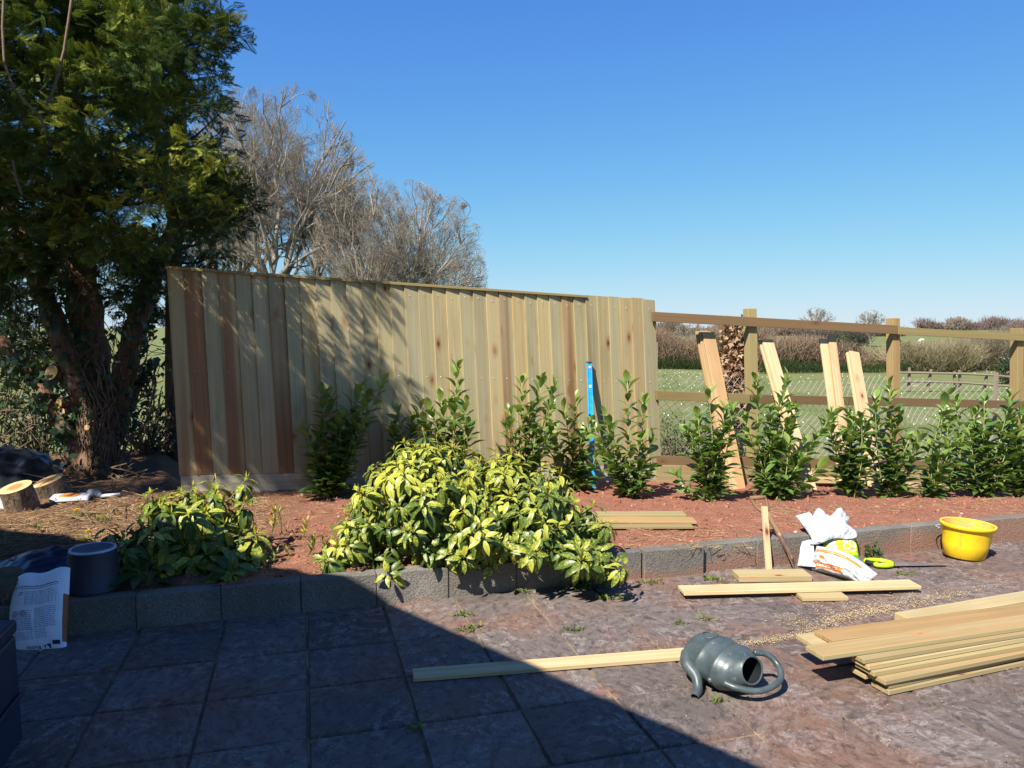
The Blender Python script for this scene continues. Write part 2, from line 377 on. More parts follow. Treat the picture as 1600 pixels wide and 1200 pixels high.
# ------------------------------------------------------------------ patio of riven slabs (one sheet of slabs, one jointing sheet under them)
m = M('jointing sand', .95, .1); n = m.noise(m.obj, 30, 4); n2 = m.noise(m.obj, 3, 3)
m.color(m.mix(m.ramp(n2, [(.45, 0), (.65, 1)]), m.ramp(n, [(.3, (.07, .052, .04)), (.7, (.16, .115, .08))]), (.30, .21, .11)))
mb = MB(); box(mb, WP(-7, -9, -.12), EW * 20, NW * 9.05, (0, 0, .108)); tag(mb.build('patio_base', m.m, origin=(0, 0, 0)), kind='structure')
m = M('riven slab', .82, .3); r = m.attr(); vr = m.n('ShaderNodeVectorRotate'); vr.rotation_type = 'Z_AXIS'; m.put(vr.inputs['Vector'], m.obj); m.put(vr.inputs['Angle'], m.math('MULTIPLY', r, 25.0)); o = vr.outputs[0]; ow = m.obj
big = m.noise(ow, 1.1, 4, .6); fine = m.noise(m.map(o, (1, 1.5, 1)), 15, 10, .76, .3); st = m.noise(m.map(o, (3.4, 6.5, 1)), 6.5, 9, .82, .2)
grit = m.noise(o, 130, 3, .7)
wv_ = m.noise(o, 4.2, 7, .72, 1.1); ridge = m.math('SUBTRACT', 1.0, m.math('MULTIPLY', m.math('ABSOLUTE', m.math('SUBTRACT', wv_, .5)), 2.0)); patch = m.noise(o, 2.3, 4, .6)
c = m.mix(r, (.100, .079, .068), (.165, .130, .113)); c = m.mix(m.ramp(big, [(.48, 0), (.62, .75)]), c, (.195, .098, .062))
xx = m.sep(ow); red = m.ramp(m.math('ADD', m.math('MULTIPLY', xx[0], .10), m.math('MULTIPLY', big, .5)), [(.30, 0), (.66, .6)]); c = m.mix(red, c, (.155, .098, .075))
c = m.mix(m.ramp(fine, [(.36, .7), (.52, 0)]), c, (.026, .022, .021))
scr = m.math('MULTIPLY', m.ramp(ridge, [(.92, 0), (.99, .7)]), m.ramp(fine, [(.42, 0), (.58, 1)])); c = m.mix(m.math('MULTIPLY', scr, m.ramp(patch, [(.40, .15), (.62, 1)])), c, (.34, .30, .275))
c = m.mix(m.math('MULTIPLY', m.ramp(st, [(.56, 0), (.70, .42)]), m.ramp(patch, [(.45, .1), (.65, 1)])), c, (.27, .235, .215))
c = m.mix(m.ramp(grit, [(.64, 0), (.8, .3)]), c, (.34, .31, .29))
bl = m.vor(ow, 1.7); c = m.mix(m.math('MULTIPLY', m.ramp(bl, [(.05, .85), (.16, 0)]), m.ramp(fine, [(.4, 0), (.6, 1)])), c, (.26, .10, .055))
m.color(c).bump(m.math('ADD', m.math('MULTIPLY', fine, .9), m.math('ADD', m.math('MULTIPLY', ridge, .7), m.math('ADD', m.math('MULTIPLY', st, .4), m.math('MULTIPLY', grit, .2)))), .75, .012)
m.rough(m.ramp(fine, [(.3, .62), (.7, .9)])); SLAB = m.m
A15 = R(15.4); SE = Vector((math.cos(A15), math.sin(A15), 0)); SN = Vector((-SE.y, SE.x, 0)); K0 = PZ(862, 1195); SZ = .452
mb = MB()
for i in range(-14, 20):
    for j in range(-9, 12):
        c0 = K0 + SE * (i * SZ) + SN * (j * SZ); cc = c0 + (SE + SN) * SZ / 2; s_, w_ = sw(cc.x, cc.y)
        if w_ > .3 or abs(cc.x) > 9 or cc.y < -3: continue
        g = .0045 + random.random() * .0025; e1, e2 = SE * (SZ - 2 * g), SN * (SZ - 2 * g); p = c0 + SE * g + SN * g
        # clip the far edge so that slabs stop under the wall
        dz = [random.uniform(-.004, .004) for _ in range(4)]; b = 5
        vs = []; n = 4
        for a in range(n + 1):
            for d in range(n + 1):
                u_, v_ = a / n, d / n
                z = (dz[0] * (1 - u_) + dz[1] * u_) * (1 - v_) + (dz[2] * (1 - u_) + dz[3] * u_) * v_
                edge = (a in (0, n)) or (d in (0, n)); q = p + e1 * (u_ if 0 < a < n else (.012 if a == 0 else .988)) + e2 * (v_ if 0 < d < n else (.012 if d == 0 else .988))
                vs.append(q + Vector((0, 0, z + random.uniform(-.0015, .0015))))
        fs = [(a * (n + 1) + d, (a + 1) * (n + 1) + d, (a + 1) * (n + 1) + d + 1, a * (n + 1) + d + 1) for a in range(n) for d in range(n)]
        k0 = len(vs); cor = [(0, 0), (1, 0), (1, 1), (0, 1)]
        vs += [p + e1 * a + e2 * d + Vector((0, 0, -.012)) for a, d in cor]; t4 = [0, n * (n + 1), n * (n + 1) + n, n]
        ring = [[a * (n + 1) for a in range(n + 1)], [n * (n + 1) + d for d in range(n + 1)], [(n - a) * (n + 1) + n for a in range(n + 1)], [n - d for d in range(n + 1)]]
        for q in range(4): fs.append(tuple([k0 + q, k0 + (q + 1) % 4] + ring[q][::-1]))
        mb.add(vs, fs, 0, random.random())
tag(mb.build('patio', SLAB, origin=(0, 0, 0)), kind='structure')
# ------------------------------------------------------------------ raised soil bed
ss, ww = np.arange(-5.5, 10.5, .03), np.arange(.035, 5.2, .03); gs, gw = np.meshgrid(ss, ww)
gx = W0.x + EW.x * gs + NW.x * gw; gy = W0.y + EW.y * gs + NW.y * gw; gz = zs(gx, gy) + fbm(gs * 40, gw * 40, 2, 5) * .012
V = np.stack([gx, gy, gz], -1).reshape(-1, 3); ny, nx = gx.shape
I = np.arange(nx * ny).reshape(ny, nx); Q = np.stack([I[:-1, :-1], I[:-1, 1:], I[1:, 1:], I[1:, :-1]], -1).reshape(-1, 4)
m = M('red soil', .95, .12); o = m.obj; a = m.noise(o, 4, 6, .65); b = m.noise(o, 60, 4, .7); x_ = m.sep(o)
c = m.ramp(b, [(.28, (.15, .058, .034)), (.5, (.275, .115, .072)), (.75, (.40, .205, .14))]); c = m.mix(m.ramp(a, [(.45, 0), (.7, .5)]), c, (.24, .125, .07))
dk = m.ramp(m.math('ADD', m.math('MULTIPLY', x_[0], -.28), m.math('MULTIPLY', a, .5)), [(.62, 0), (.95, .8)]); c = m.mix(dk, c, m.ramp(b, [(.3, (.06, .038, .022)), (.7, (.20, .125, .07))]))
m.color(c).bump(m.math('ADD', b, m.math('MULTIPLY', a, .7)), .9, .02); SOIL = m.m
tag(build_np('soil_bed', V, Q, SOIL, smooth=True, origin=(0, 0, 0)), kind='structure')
def near_soil(n, px, py, jit=0):
    return [PS(random.uniform(*px), random.uniform(*py)) for _ in range(n)]
# clods and pebbles on the soil
cv, cf = [], []
ico = bmesh.new(); bmesh.ops.create_icosphere(ico, subdivisions=1, radius=1); iv = np.array([v.co[:] for v in ico.verts]); iq = np.array([[v.index for v in f.verts] for f in ico.faces]); ico.free()
N = 4200; s_ = RNG.uniform(-.5, 8.2, N); q_ = RNG.uniform(.04, 2.9, N); cx = W0.x + EW.x * s_ + NW.x * q_; cy = W0.y + EW.y * s_ + NW.y * q_; cz = zs(cx, cy)
sz = .004 + .019 * RNG.random(N) ** 4; V = np.stack([cx, cy, cz], 1)[:, None] + iv[None] * sz[:, None, None] * RNG.uniform(.6, 1.3, (N, len(iv), 1))
Q = (iq[None] + (np.arange(N) * len(iv))[:, None, None]).reshape(-1, 3)
m = M('clods', .95, .1); m.color(m.ramp(m.attr(), [(0, (.16, .06, .035)), (.8, (.28, .12, .075)), (.95, (.32, .17, .115)), (1, (.42, .33, .25))]))
tag(build_np('soil_clods', V.reshape(-1, 3), Q, m.m, r=np.repeat(RNG.random(N), len(iq)), origin=(0, 0, 0)), 'crumbs of red soil and small stones lying on the raised bed', 'soil', kind='stuff')
# straw, chips and twigs
def litter(name, P, ln, rad, cols, label, cat, zj=.01):
    P = np.array(P); n = len(P); d = RNG.normal(size=(n, 3)) * [1, 1, .18]; d = nrm(d); L = RNG.uniform(*ln, n)
    A = P - d * L[:, None] / 2; B = P + d * L[:, None] / 2; A[:, 2] = np.maximum(A[:, 2], P[:, 2]) + .004; B[:, 2] = np.maximum(B[:, 2], P[:, 2]) + .004 + RNG.random(n) * zj
    rr = RNG.uniform(*rad, n); Vv, Qq = segs(A, B, rr, rr * .7, 3); mm = M(name + ' mat', .9, .1); mm.color(mm.ramp(mm.attr(), [(i / (len(cols) - 1), c) for i, c in enumerate(cols)]))
    return tag(build_np(name, Vv, Qq, mm.m, r=np.repeat(RNG.random(n), 3), origin=(0, 0, 0)), label, cat, kind='stuff')
STR = [(.20, .12, .06), (.34, .22, .11), (.42, .30, .16), (.28, .17, .09)]
P = near_soil(3200, (-60, 420), (775, 850)) + near_soil(500, (370, 600), (770, 900)) + near_soil(260, (1180, 1330), (790, 822)) + near_soil(300, (980, 1180), (822, 860)) + near_soil(250, (1340, 1600), (775, 805))
litter('straw_litter', P, (.02, .11), (.0012, .0028), STR, 'dry straw and wood chips strewn over the soil bed', 'straw')
P = near_soil(150, (-40, 260), (740, 900))
litter('twig_litter', P, (.12, .5), (.002, .0055), [(.10, .07, .045), (.20, .14, .085), (.30, .21, .12)], 'broken twigs scattered round the foot of the conifer', 'twigs', .04)
# ------------------------------------------------------------------ block wall
m = M('concrete block', .92, .15); o = m.obj; r = m.attr(); g = m.noise(o, 95, 4, .75); p = m.vor(o, 70); b = m.noise(o, 3, 4, .6); zz = m.sep(o)
c = m.mix(r, (.165, .150, .128), (.25, .228, .192)); c = m.mix(m.ramp(g, [(.36, .65), (.54, 0)]), c, (.07, .064, .056)); c = m.mix(m.ramp(b, [(.42, .55), (.62, 0)]), c, (.10, .088, .072)); c = m.mix(m.ramp(g, [(.58, 0), (.75, .5)]), c, (.38, .36, .32))
redm = m.ramp(m.math('ADD', m.math('ADD', m.math('MULTIPLY', zz[2], -3.4), m.math('MULTIPLY', zz[0], .16)), m.math('MULTIPLY', b, .9)), [(.30, 0), (.62, .68)]); c = m.mix(redm, c, (.24, .115, .07))
moss = m.ramp(m.math('ADD', m.math('MULTIPLY', zz[2], 5), m.math('MULTIPLY', b, .5)), [(1.16, 0), (1.3, .5)]); c = m.mix(moss, c, (.13, .11, .06))
c = m.mix(m.ramp(p, [(.08, .7), (.2, 0)]), c, (.05, .047, .044)); m.color(c).bump(m.math('ADD', g, m.math('MULTIPLY', p, .6)), .7, .008); BLOCK = m.m
BH = .195; sj = sw(*(PZ(347, 965).xy))[0]; mb = MB(); s = sj - 9 * .448; k = 0
while s < 10:
    off = random.uniform(-.006, .008); yaw = random.uniform(-.006, .006)
    if abs(s - sw(*PZ(987, 905).xy)[0]) < .25 : off = -.022; yaw = -.03
    if abs(s - sw(*PZ(1080, 896).xy)[0]) < .2: off = .004; yaw = .015
    c0 = WP(s, off, -.03); ex = (EW + NW * yaw) * (.4455 - (.009 if k in (13, 14) else 0)); box(mb, c0, ex, NW * .1, Vector((0, 0, BH + .03 + random.uniform(-.004, .004))), random.random()); s += .448; k += 1
tag(mb.build('block_wall', BLOCK, bevel=.006, origin=(0, 0, 0)), 'low retaining wall of rough grey concrete blocks set on edge', 'wall')
# ------------------------------------------------------------------ house behind the camera (casts the big shadow on the patio)
gA = PS(0, 826); gA = gA - S * (gA.z / S.z); gB = PZ(602, 940); gC = PZ(1196, 1200)
HH = 3.1; sh = S * (HH / S.z); e1 = (gA - gB).normalized(); e2 = (gC - gB).normalized()
pl = [gB + sh, gC + sh + e2 * .7]; pl.append(pl[1] + Vector((-2.6, -3.0, 0))); a_ = gA + sh + e1 * 1.6; pl.append(a_ + Vector((-1.5, -4, 0))); pl.append(a_)
pl = [Vector((p.x, p.y, 0)) for p in pl]; ce = sum(pl, Vector()) / len(pl)
hs_ = thing('house', (ce.x, ce.y, 0), 'low cream rendered house with a slate roof beside the patio', 'house')
wl = [p + (ce - p).normalized() * .3 for p in pl]; n = len(pl)
mb = MB(); mb.add([(p.x, p.y, -.1) for p in wl] + [(p.x, p.y, HH - .12) for p in wl], [(i, (i + 1) % n, n + (i + 1) % n, n + i) for i in range(n)]); RENDERM = plain('cream render', (.62, .57, .48), .9, .1, .06, 3, .3)
mb.build('wall', RENDERM, hs_)
mb = MB(); top = [p * .45 + ce * .55 + Vector((0, 0, HH + .9)) for p in pl]
mb.add([(p.x, p.y, HH - .12) for p in pl] + [(p.x, p.y, HH) for p in pl] + top, [tuple(range(n))] + [(i, (i + 1) % n, n + (i + 1) % n, n + i) for i in range(n)] + [(n + i, n + (i + 1) % n, 2 * n + (i + 1) % n, 2 * n + i) for i in range(n)] + [tuple(2 * n + i for i in range(n))][::-1])
mb.build('roof', plain('slate', (.09, .09, .10), .6, .3, .25, 6, .3), hs_)
GL = plain('window glass', (.03, .035, .04), .08, .6, .1); WHT = plain('white frame', (.7, .7, .68), .5, .3, .05)
for i in (0, 4):
    p, q = wl[i], wl[(i + 1) % n]; d = (q - p).normalized(); on = Vector((d.y, -d.x, 0)); on = on if on.dot(p - ce) > 0 else -on
    for f in ((.3, .7) if (q - p).length > 4 else (.5,)):
        for z in (1.0,):
            c0 = p.lerp(q, f) - d * .6; mb = MB()
            for a0, a1, b0, b1 in ((0, 1.2, 0, .07), (0, 1.2, 1.13, 1.2), (0, .07, .07, 1.13), (1.13, 1.2, .07, 1.13)): box(mb, c0 + d * a0 + Vector((0, 0, z + b0)) + on * .003, d * (a1 - a0), on * .05, (0, 0, b1 - b0))
            fr = mb.build('window', WHT, hs_); mb = MB(); box(mb, c0 + d * .07 + Vector((0, 0, z + .07)) + on * .006, d * 1.06, on * .02, (0, 0, 1.06)); mb.build('pane', GL, fr)
# ------------------------------------------------------------------ closeboard fence
fe = (BR - BL); FLen = fe.length; fe = fe / FLen; fn = Vector((fe.y, -fe.x, 0)).normalized()
closed = thing('closeboard_fence', (BL.x, BL.y, FL.z), 'tall new fence of overlapping vertical feather edge boards', 'fence')
NB = 35; rv = [.95, .93, .25, .5, .35, .1, .9, .3, .55, .2, .4, .15, .3, .45, .2, .88, .4, .55, .5, .3, .2, .5, .85, .6, .35, .5, .3, .62, .3, .4, .5, .35, .62, .6, .3, .45]
mb = MB()
for i in range(NB):
    t0, t1 = i / NB - .05 / NB, (i + 1) / NB + .14 / NB
    b0, b1, a0, a1 = BL.lerp(BR, t0), BL.lerp(BR, t1), TL.lerp(TR, t0), TL.lerp(TR, t1)
    up = (a0 - b0).normalized(); dz = random.uniform(-.006, .006)
    if i >= 29: dz += .024 + random.uniform(-.006, .006)
    else: dz = random.uniform(-.003, .003)
    a0, a1 = a0 + up * dz, a1 + up * dz; lft = random.uniform(.0, .004); k0, k1 = .019, .007
    # thin edge sits under the next board's thick edge
    f0, f1 = fn * (.031 + lft), fn * (.0095 + lft); bk0, bk1 = fn * (.007 + lft), fn * (.0035 + lft)
    r = min(.999, max(0.001, rv[i] + random.uniform(-.05, .05)))
    hexa(mb, [b0 + bk0, a0 + bk0, b1 + bk1, a1 + bk1, b0 + f0, a0 + f0, b1 + f1, a1 + f1], r)
PANEL = mb
cp1 = TL.lerp(TR, 29.05 / NB); mb = MB(); u0 = (TL - BL).normalized()
box(mb, TL - fe * .015 - fn * .012 - u0 * .006, (cp1 - TL) + fe * .015, fn * .062, u0 * .026, .45); mb.build('capping_rail', W_RAIL, closed, bevel=.003)
mb = MB(); gh = (BL - FL).length + .06
box(mb, BL - u0 * (gh + .003) + fn * .002, (BR - BL), fn * .022, u0 * gh, .5); mb.build('gravel_board', W_GRAVEL, closed, bevel=.002)
for t in (.012, .36, .7, .985):
    mb = MB(); p = BL.lerp(BR, t) - fn * .14 - u0 * .35; box(mb, p - fe * .05, fe * .1, fn * .1, u0 * (2.05), random.random()); mb.build('post', W_POST, closed, bevel=.003)
for h in (.15, .85, 1.55):
    mb = MB(); box(mb, BL - fn * .039 + u0 * h, (BR - BL), fn * .038, u0 * .09, random.random()); mb.build('rail', W_RAIL, closed, bevel=.002)
mb = PANEL
for i in range(NB):
    for h in (.04, .92, 1.72 if i % 3 else 1.7):
        p = BL.lerp(BR, (i + .2) / NB) + u0 * h + fn * .0275; vs = [p + fe * math.cos(a) * .0045 + u0 * math.sin(a) * .0045 for a in np.linspace(0, 2 * math.pi, 7)[:-1]]
        mb.add(vs + [p + fn * .004], [(k, (k + 1) % 6, 6) for k in range(6)], 1)
mb.build('board_panel', [W_FENCE, plain('galvanised nails', (.55, .55, .52), .35, .6, .1, metal=.8)], closed, bevel=.0012)
# ------------------------------------------------------------------ unboarded frame: posts, rails, gravel boards
frame = thing('post_and_rail_frame', (FP(1175, 760).x, FP(1175, 760).y, FP(1175, 760).z), 'unboarded run of new fence with square posts and open horizontal rails', 'fence frame')
def bar(mb, p0, p1, h, th, off, r): # a rail whose top edge runs p0->p1 on the frame plane
    a, b = FP(*p0, off), FP(*p1, off); up = (Vector((-.04, 0, 1))).normalized(); box(mb, a - up * h, b - a, -FN * th, up * h, r)
lean = Vector((-.045, -.01, 1)).normalized()
for px0, px1, yt in ((1164, 1187, 482), (1389, 1411, 497), (1583, 1606, 513), (1778, 1801, 526)):
    q = FP((px0 + px1) / 2, yt, 0); L = 2.25 if px0 < 1200 else 2.2
    tp = q - FN * .05; mb = MB(); box(mb, tp - FE * .055 - FN * .055 - lean * L, lean * L, FE * .11, FN * .11, random.random()); mb.build('post', W_POST, frame, bevel=.004)
mb = MB(); bar(mb, (1020, 487), (1403, 508.5), .105, .038, .052, .4); mb.build('rail', W_BROWN, frame, bevel=.003)
mb = MB(); bar(mb, (1404, 511), (1950, 540.5), .09, .038, .052, .2); mb.build('rail', W_RAIL, frame, bevel=.003)
mb = MB(); bar(mb, (1026, 610), (1172, 616), .105, .038, .052, .6); mb.build('rail', W_RAIL, frame, bevel=.003)
mb = MB(); bar(mb, (1174, 616.5), (1950, 635), .1, .038, .052, .7); mb.build('rail', W_BROWN, frame, bevel=.003)
mb = MB(); bar(mb, (1026, 712), (1950, 730), .115, .03, .03, .3); mb.build('gravel_board', W_BROWN, frame, bevel=.003)
mb = MB(); bar(mb, (1026, 727), (1950, 747), .30, .03, .062, .6); mb.build('gravel_board', W_PILE, frame, bevel=.003)
# pale offcuts lying along the foot of the frame
for (x0, x1, y, t, lb) in ((1272, 1420, 747, .04, 'short pale timber lying along the foot of the fence frame'), (1395, 1620, 755, .045, 'long pale timber on the soil under the right end of the fence frame')):
    mb = MB(); a, b = FP(x0, y, .16), FP(x1, y + 3, .16); box(mb, a - Vector((0, 0, .06)), b - a, -FN * .07, (0, 0, .06), random.random()); tag(mb.build('timber_offcut', W_NEW, bevel=.003), lb, 'timber', 'timber lying along the fence foot')
# ------------------------------------------------------------------ chain link fence behind the frame
CO = -.62; tops = [(1000, 528), (1060, 548), (1082, 549), (1130, 543), (1235, 545), (1300, 553), (1345, 557), (1400, 566), (1440, 577), (1500, 579), (1560, 583), (1660, 586), (1950, 596)]
cl = thing('chain_link_fence', tuple(FP(1300, 700, CO)), 'slack galvanised chain link fence behind the post and rail frame', 'fence')
tp = [FP(x, y, CO) for x, y in tops]; o0 = FP(1000, 700, CO); ts = [(p - o0).dot(FE) for p in tp]; tz = [p.z for p in tp]
A, B = [], []; pit = .1; zb = [float(zt((o0 + FE * s).x, (o0 + FE * s).y)) for s in ts]
def wob(s, h): return Vector((0, 0, .05 * math.sin(s * 1.7 + h))) + FN * (.09 * math.sin(s * 1.1) * (h + .3) + .03 * math.sin(s * 3.1 + h * 4)) + FE * (.04 * math.sin(h * 5 + s))
for sg in (1, -1):
    s0 = ts[0] - 3
    while s0 < ts[-1] + 3:
        pts = []
        for k in range(27):
            h = k * .06; s = s0 + sg * h * .92
            if not ts[0] < s < ts[-1]: pts.append(None); continue
            b_ = np.interp(s, ts, zb); t_ = np.interp(s, ts, tz)
            pts.append(Vector((o0.x, o0.y, b_ + h)) + FE * s + wob(s, h) if b_ + h < t_ else None)
        for p, q in zip(pts, pts[1:]):
            if p is not None and q is not None: A.append(p[:]); B.append(q[:])
        s0 += pit
Vv, Qq = segs(A, B, np.full(len(A), .0020), np.full(len(A), .0020), 3)
WIRE = plain('galvanised wire', (.42, .42, .40), .8, .2, .2, 20); build_np('wire_mesh', Vv, Qq, WIRE, cl)
for s in (.1, 2.6, 4.9):
    s = ts[0] + s * (ts[-1] - ts[0]) / 5; p = Vector((o0.x, o0.y, np.interp(s, ts, zb) - .1)) + FE * s - FN * .07; mb = MB(); box(mb, p, FE * .04, FN * .04, (0, 0, np.interp(s, ts, tz) - p.z + .01), .3); mb.build('post', W_OLD, cl)
# ------------------------------------------------------------------ plants
BARK = M('conifer bark', .9, .1); n = BARK.noise(BARK.map(BARK.obj, (9, 9, 1.6)), 4, 6, .7, .8); n2 = BARK.noise(BARK.obj, 40, 4)
BARK.color(BARK.mix(BARK.ramp(n2, [(.4, 0), (.7, .4)]), BARK.ramp(n, [(.3, (.075, .040, .026)), (.55, (.21, .11, .068)), (.75, (.36, .24, .16))]), (.24, .19, .13))).bump(n, 1.0, .03); BARK = BARK.m
TWIG = plain('grey brown twig', (.17, .125, .085), .9, .1, .35, 12)
VINE = plain('ivy stem bark', (.15, .105, .07), .9, .1, .4, 14)
CUT = M('cut wood face', .8, .15); n = CUT.noise(CUT.obj, 30, 4); d = CUT.vor(CUT.obj, 9); CUT.color(CUT.mix(CUT.ramp(n, [(.4, 0), (.7, .5)]), (.55, .36, .15), (.36, .20, .08))); CUT = CUT.m
def spray_t():
    """flat cypress frond along +Y made of slim scale-leaf blades"""
    v, q, u = [], [], []
    def blade(p, d, L, wd, z0, z1):
        d = np.array(d) / np.hypot(*d); nx_ = np.array([d[1], -d[0]]); p = np.array(p); e = p + d * L; mid = p + d * L * .55; b = len(v)
        for c, z in ((p, z0), (mid + nx_ * wd, (z0 + z1) / 2 + .01), (e, z1), (mid - nx_ * wd, (z0 + z1) / 2 + .01)): v.append((c[0], c[1], z))
        q.append((b, b + 1, b + 2, b + 3)); u.extend([(.5, p[1]), (1, p[1]), (.5, 1), (0, p[1])])
    blade((0, 0), (0, 1), 1.0, .022, 0, -.18)
    for i in range(7):
        t = .12 + i * .12; L = .46 * (1 - t) + .14; z = -.18 * t * t
        for sg in (-1, 1):
            dx = (sg * .75, .72); blade((0, t), dx, L, .026, z, z - .10 * L)
            if L > .26:
                k = .5; c = (dx[0] * L * k / 1.04, t + dx[1] * L * k / 1.04)
                blade(c, (sg * .2, 1), L * .5, .024, z - .03, z - .06); blade(c, (sg * 1, .15), L * .45, .024, z - .03, z - .07)
    return np.array(v), np.array(q), np.array(u)
SPRAY = spray_t()
def con_mat(name, cols):
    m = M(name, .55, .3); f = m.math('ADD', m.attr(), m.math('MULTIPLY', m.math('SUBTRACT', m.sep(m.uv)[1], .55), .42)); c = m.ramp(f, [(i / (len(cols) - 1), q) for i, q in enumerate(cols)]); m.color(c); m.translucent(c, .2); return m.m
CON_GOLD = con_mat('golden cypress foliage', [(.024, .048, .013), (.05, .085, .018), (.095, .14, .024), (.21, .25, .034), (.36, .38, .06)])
CON_DARK = con_mat('dark cypress foliage', [(.014, .034, .014), (.024, .055, .02), (.04, .08, .026), (.07, .12, .032)])
def crown(name, mat, parent, clumps, per, size, droop=.25, axis=None, rbias=None):
    P, Y, Z, Sz, Rn = [], [], [], [], []
    for (c, rad, out, tone) in clumps:
        n = int(per * (rad / .45) ** 2 * random.uniform(.8, 1.2)); c = np.array(c); o = np.array(out)
        d = runit(n); rr = rad * RNG.random(n) ** .45; p = c + d * rr[:, None] * [1, 1, .75]
        y = nrm(o * .9 + d * .8 + RNG.normal(size=(n, 3)) * .25 + [0, 0, -droop + .25]); z = nrm(RNG.normal(size=(n, 3)) * .5 + [0, 0, 1.0] + d * .3)
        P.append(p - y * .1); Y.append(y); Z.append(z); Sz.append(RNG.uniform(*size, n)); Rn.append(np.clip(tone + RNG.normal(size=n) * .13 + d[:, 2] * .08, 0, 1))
    V, Q, r, uv = scatter(SPRAY, np.concatenate(P), np.concatenate(Y), np.concatenate(Z), np.concatenate(Sz), np.concatenate(Rn))
    return build_np(name, V, Q, mat, parent, r=r, uv=uv)
def env_clumps(cx, cy, z0, z1, rad, n, tone, size=(.28, .5), side=None):
    out = []
    for _ in range(n):
        t = random.random(); z = z0 + (z1 - z0) * t; rr = rad(t) * random.random() ** .38; a = random.uniform(0, 2 * math.pi)
        d = np.array([math.cos(a), math.sin(a), random.uniform(-.15, .3)]); out.append(((cx + math.cos(a) * rr, cy + math.sin(a) * rr, z), random.uniform(*size), d, tone + random.uniform(-.15, .15)))
    return out
IVY = leafmat('ivy leaf', [(.012, .03, .014), (.022, .05, .018), (.045, .085, .03)], .15, .4, .4)
IVYT = (np.array([(0, 0, 0), (-.28, .1, .02), (-.5, .42, 0), (-.2, .5, .03), (0, 1, -.05), (.2, .5, .03), (.5, .42, 0), (.28, .1, .02)]), np.array([(0, 1, 3, 4), (1, 2, 3, 3), (0, 4, 5, 7), (5, 6, 7, 7)]), np.array([(.5, 0), (0, .1), (0, .4), (.3, .5), (.5, 1), (.7, .5), (1, .4), (1, .1)]))
IVYT = (IVYT[0], np.array([(0, 1, 2, 3), (0, 3, 4, 5), (0, 5, 6, 7)]), IVYT[2])
# ---- ivy-clad conifer at the left end of the fence
tb = PS(150, 742); D0 = tb.y
t1 = thing('conifer_tree', tuple(tb), 'ivy tangled conifer with a cut limb and several leaning stems beside the boarded fence', 'tree')
def at(px, py, dy=0.0): return PY(px, py, D0 + dy)
mb = MB(); low = Vector((0, 0, -.12))
stems = [([at(150, 770), at(150, 735), at(152, 690, .02), at(148, 620, .05), at(140, 540, .1), at(128, 440, .2), at(118, 300, .3), at(112, 120, .4), at(110, -150, .5), at(112, -500, .5)], [.27, .215, .19, .185, .17, .15, .12, .10, .07, .03]),
         ([at(165, 720, .05), at(172, 660, .05), at(192, 590, .02), at(210, 520, 0), at(232, 450, .1), at(258, 390, .25), at(282, 330, .4), at(300, 240, .5)], [.13, .13, .115, .105, .10, .085, .06, .02]),
         ([at(128, 735, -.08), at(112, 690, -.12), at(86, 640, -.1), at(62, 600, -.05), at(38, 568, 0), at(14, 545, .1), at(-20, 500, .2)], [.12, .085, .075, .07, .065, .06, .04]),
         ([at(140, 640, -.04), at(112, 570, -.1), at(84, 500, -.1), at(58, 430, 0), at(20, 340, .1), at(-30, 200, .2)], [.13, .11, .10, .085, .06, .03]),
         ([at(178, 690, .1), at(196, 640, .2), at(222, 590, .35), at(248, 560, .5)], [.10, .075, .05, .03])]
for k, (p, r_) in enumerate(stems):
    q = spline(p, 5); rr = np.interp(np.linspace(0, 1, len(q)), np.linspace(0, 1, len(p)), r_); rr = [x * (1 + .12 * math.sin(i * 1.7 + k)) for i, x in enumerate(rr)]; tube(mb, q, rr, 14)
for a in np.linspace(0, 6.28, 9)[:-1]:
    d = Vector((math.cos(a), math.sin(a), 0)); tube(mb, [tb + d * .12 + Vector((0, 0, .22)), tb + d * .2 + Vector((0, 0, .06)), tb + d * .36 + Vector((0, 0, -.06))], [.09, .075, .03], 8)
trunk = mb.build('trunk', BARK, t1, smooth=True)
def stub(px, py, d, r_, L, dy=-.2):
    p = at(px, py, dy); mb = MB(); d = Vector(d).normalized(); tube(mb, [p - d * L, p], [r_ * 1.05, r_], 14, cap=False); mb.build('branch_stub', BARK, t1, smooth=True)
    mb = MB(); x = d.orthogonal().normalized(); y = d.cross(x); mb.add([p + x * math.cos(a) * r_ + y * math.sin(a) * r_ * .9 + d * .002 for a in np.linspace(0, 6.283, 19)[:-1]], [tuple(range(18))]); mb.build('cut_face', CUT, t1)
stub(80, 582, (-.25, -1, .25), .075, .25); stub(92, 630, (-.6, -1, .0), .05, .15); stub(97, 643, (-.3, -1, -.1), .035, .15); stub(136, 668, (-.1, -1, .1), .028, .12, -.24); stub(123, 753, (.05, -.8, .6), .035, .16, -.3); stub(150, 723, (.3, -1, 0), .022, .1, -.26)
A, B, ra = [], [], []
def hug(x): e = (x - 152) / F * D0; return -math.sqrt(max(.0, .225 ** 2 - e * e)) - .01
def vine(px, py, n, up, sp, r_, dy, hg=False):
    x, y = px, py; p = at(x, y, dy + random.uniform(-.06, .05)); dx = random.uniform(-sp, sp)
    for i in range(n):
        dx = dx * .8 + random.uniform(-sp, sp); x += dx; y -= up * random.uniform(.5, 1.3); q = at(x, y, (hug(x) if hg else dy) + random.uniform(-.03, .02)); A.append(p[:]); B.append(q[:]); ra.append(r_ * random.uniform(.7, 1.2)); p = q
for _ in range(60): vine(random.uniform(118, 190), random.uniform(690, 765), random.randint(6, 16), 13, 5, random.uniform(.003, .009), -.2, True)
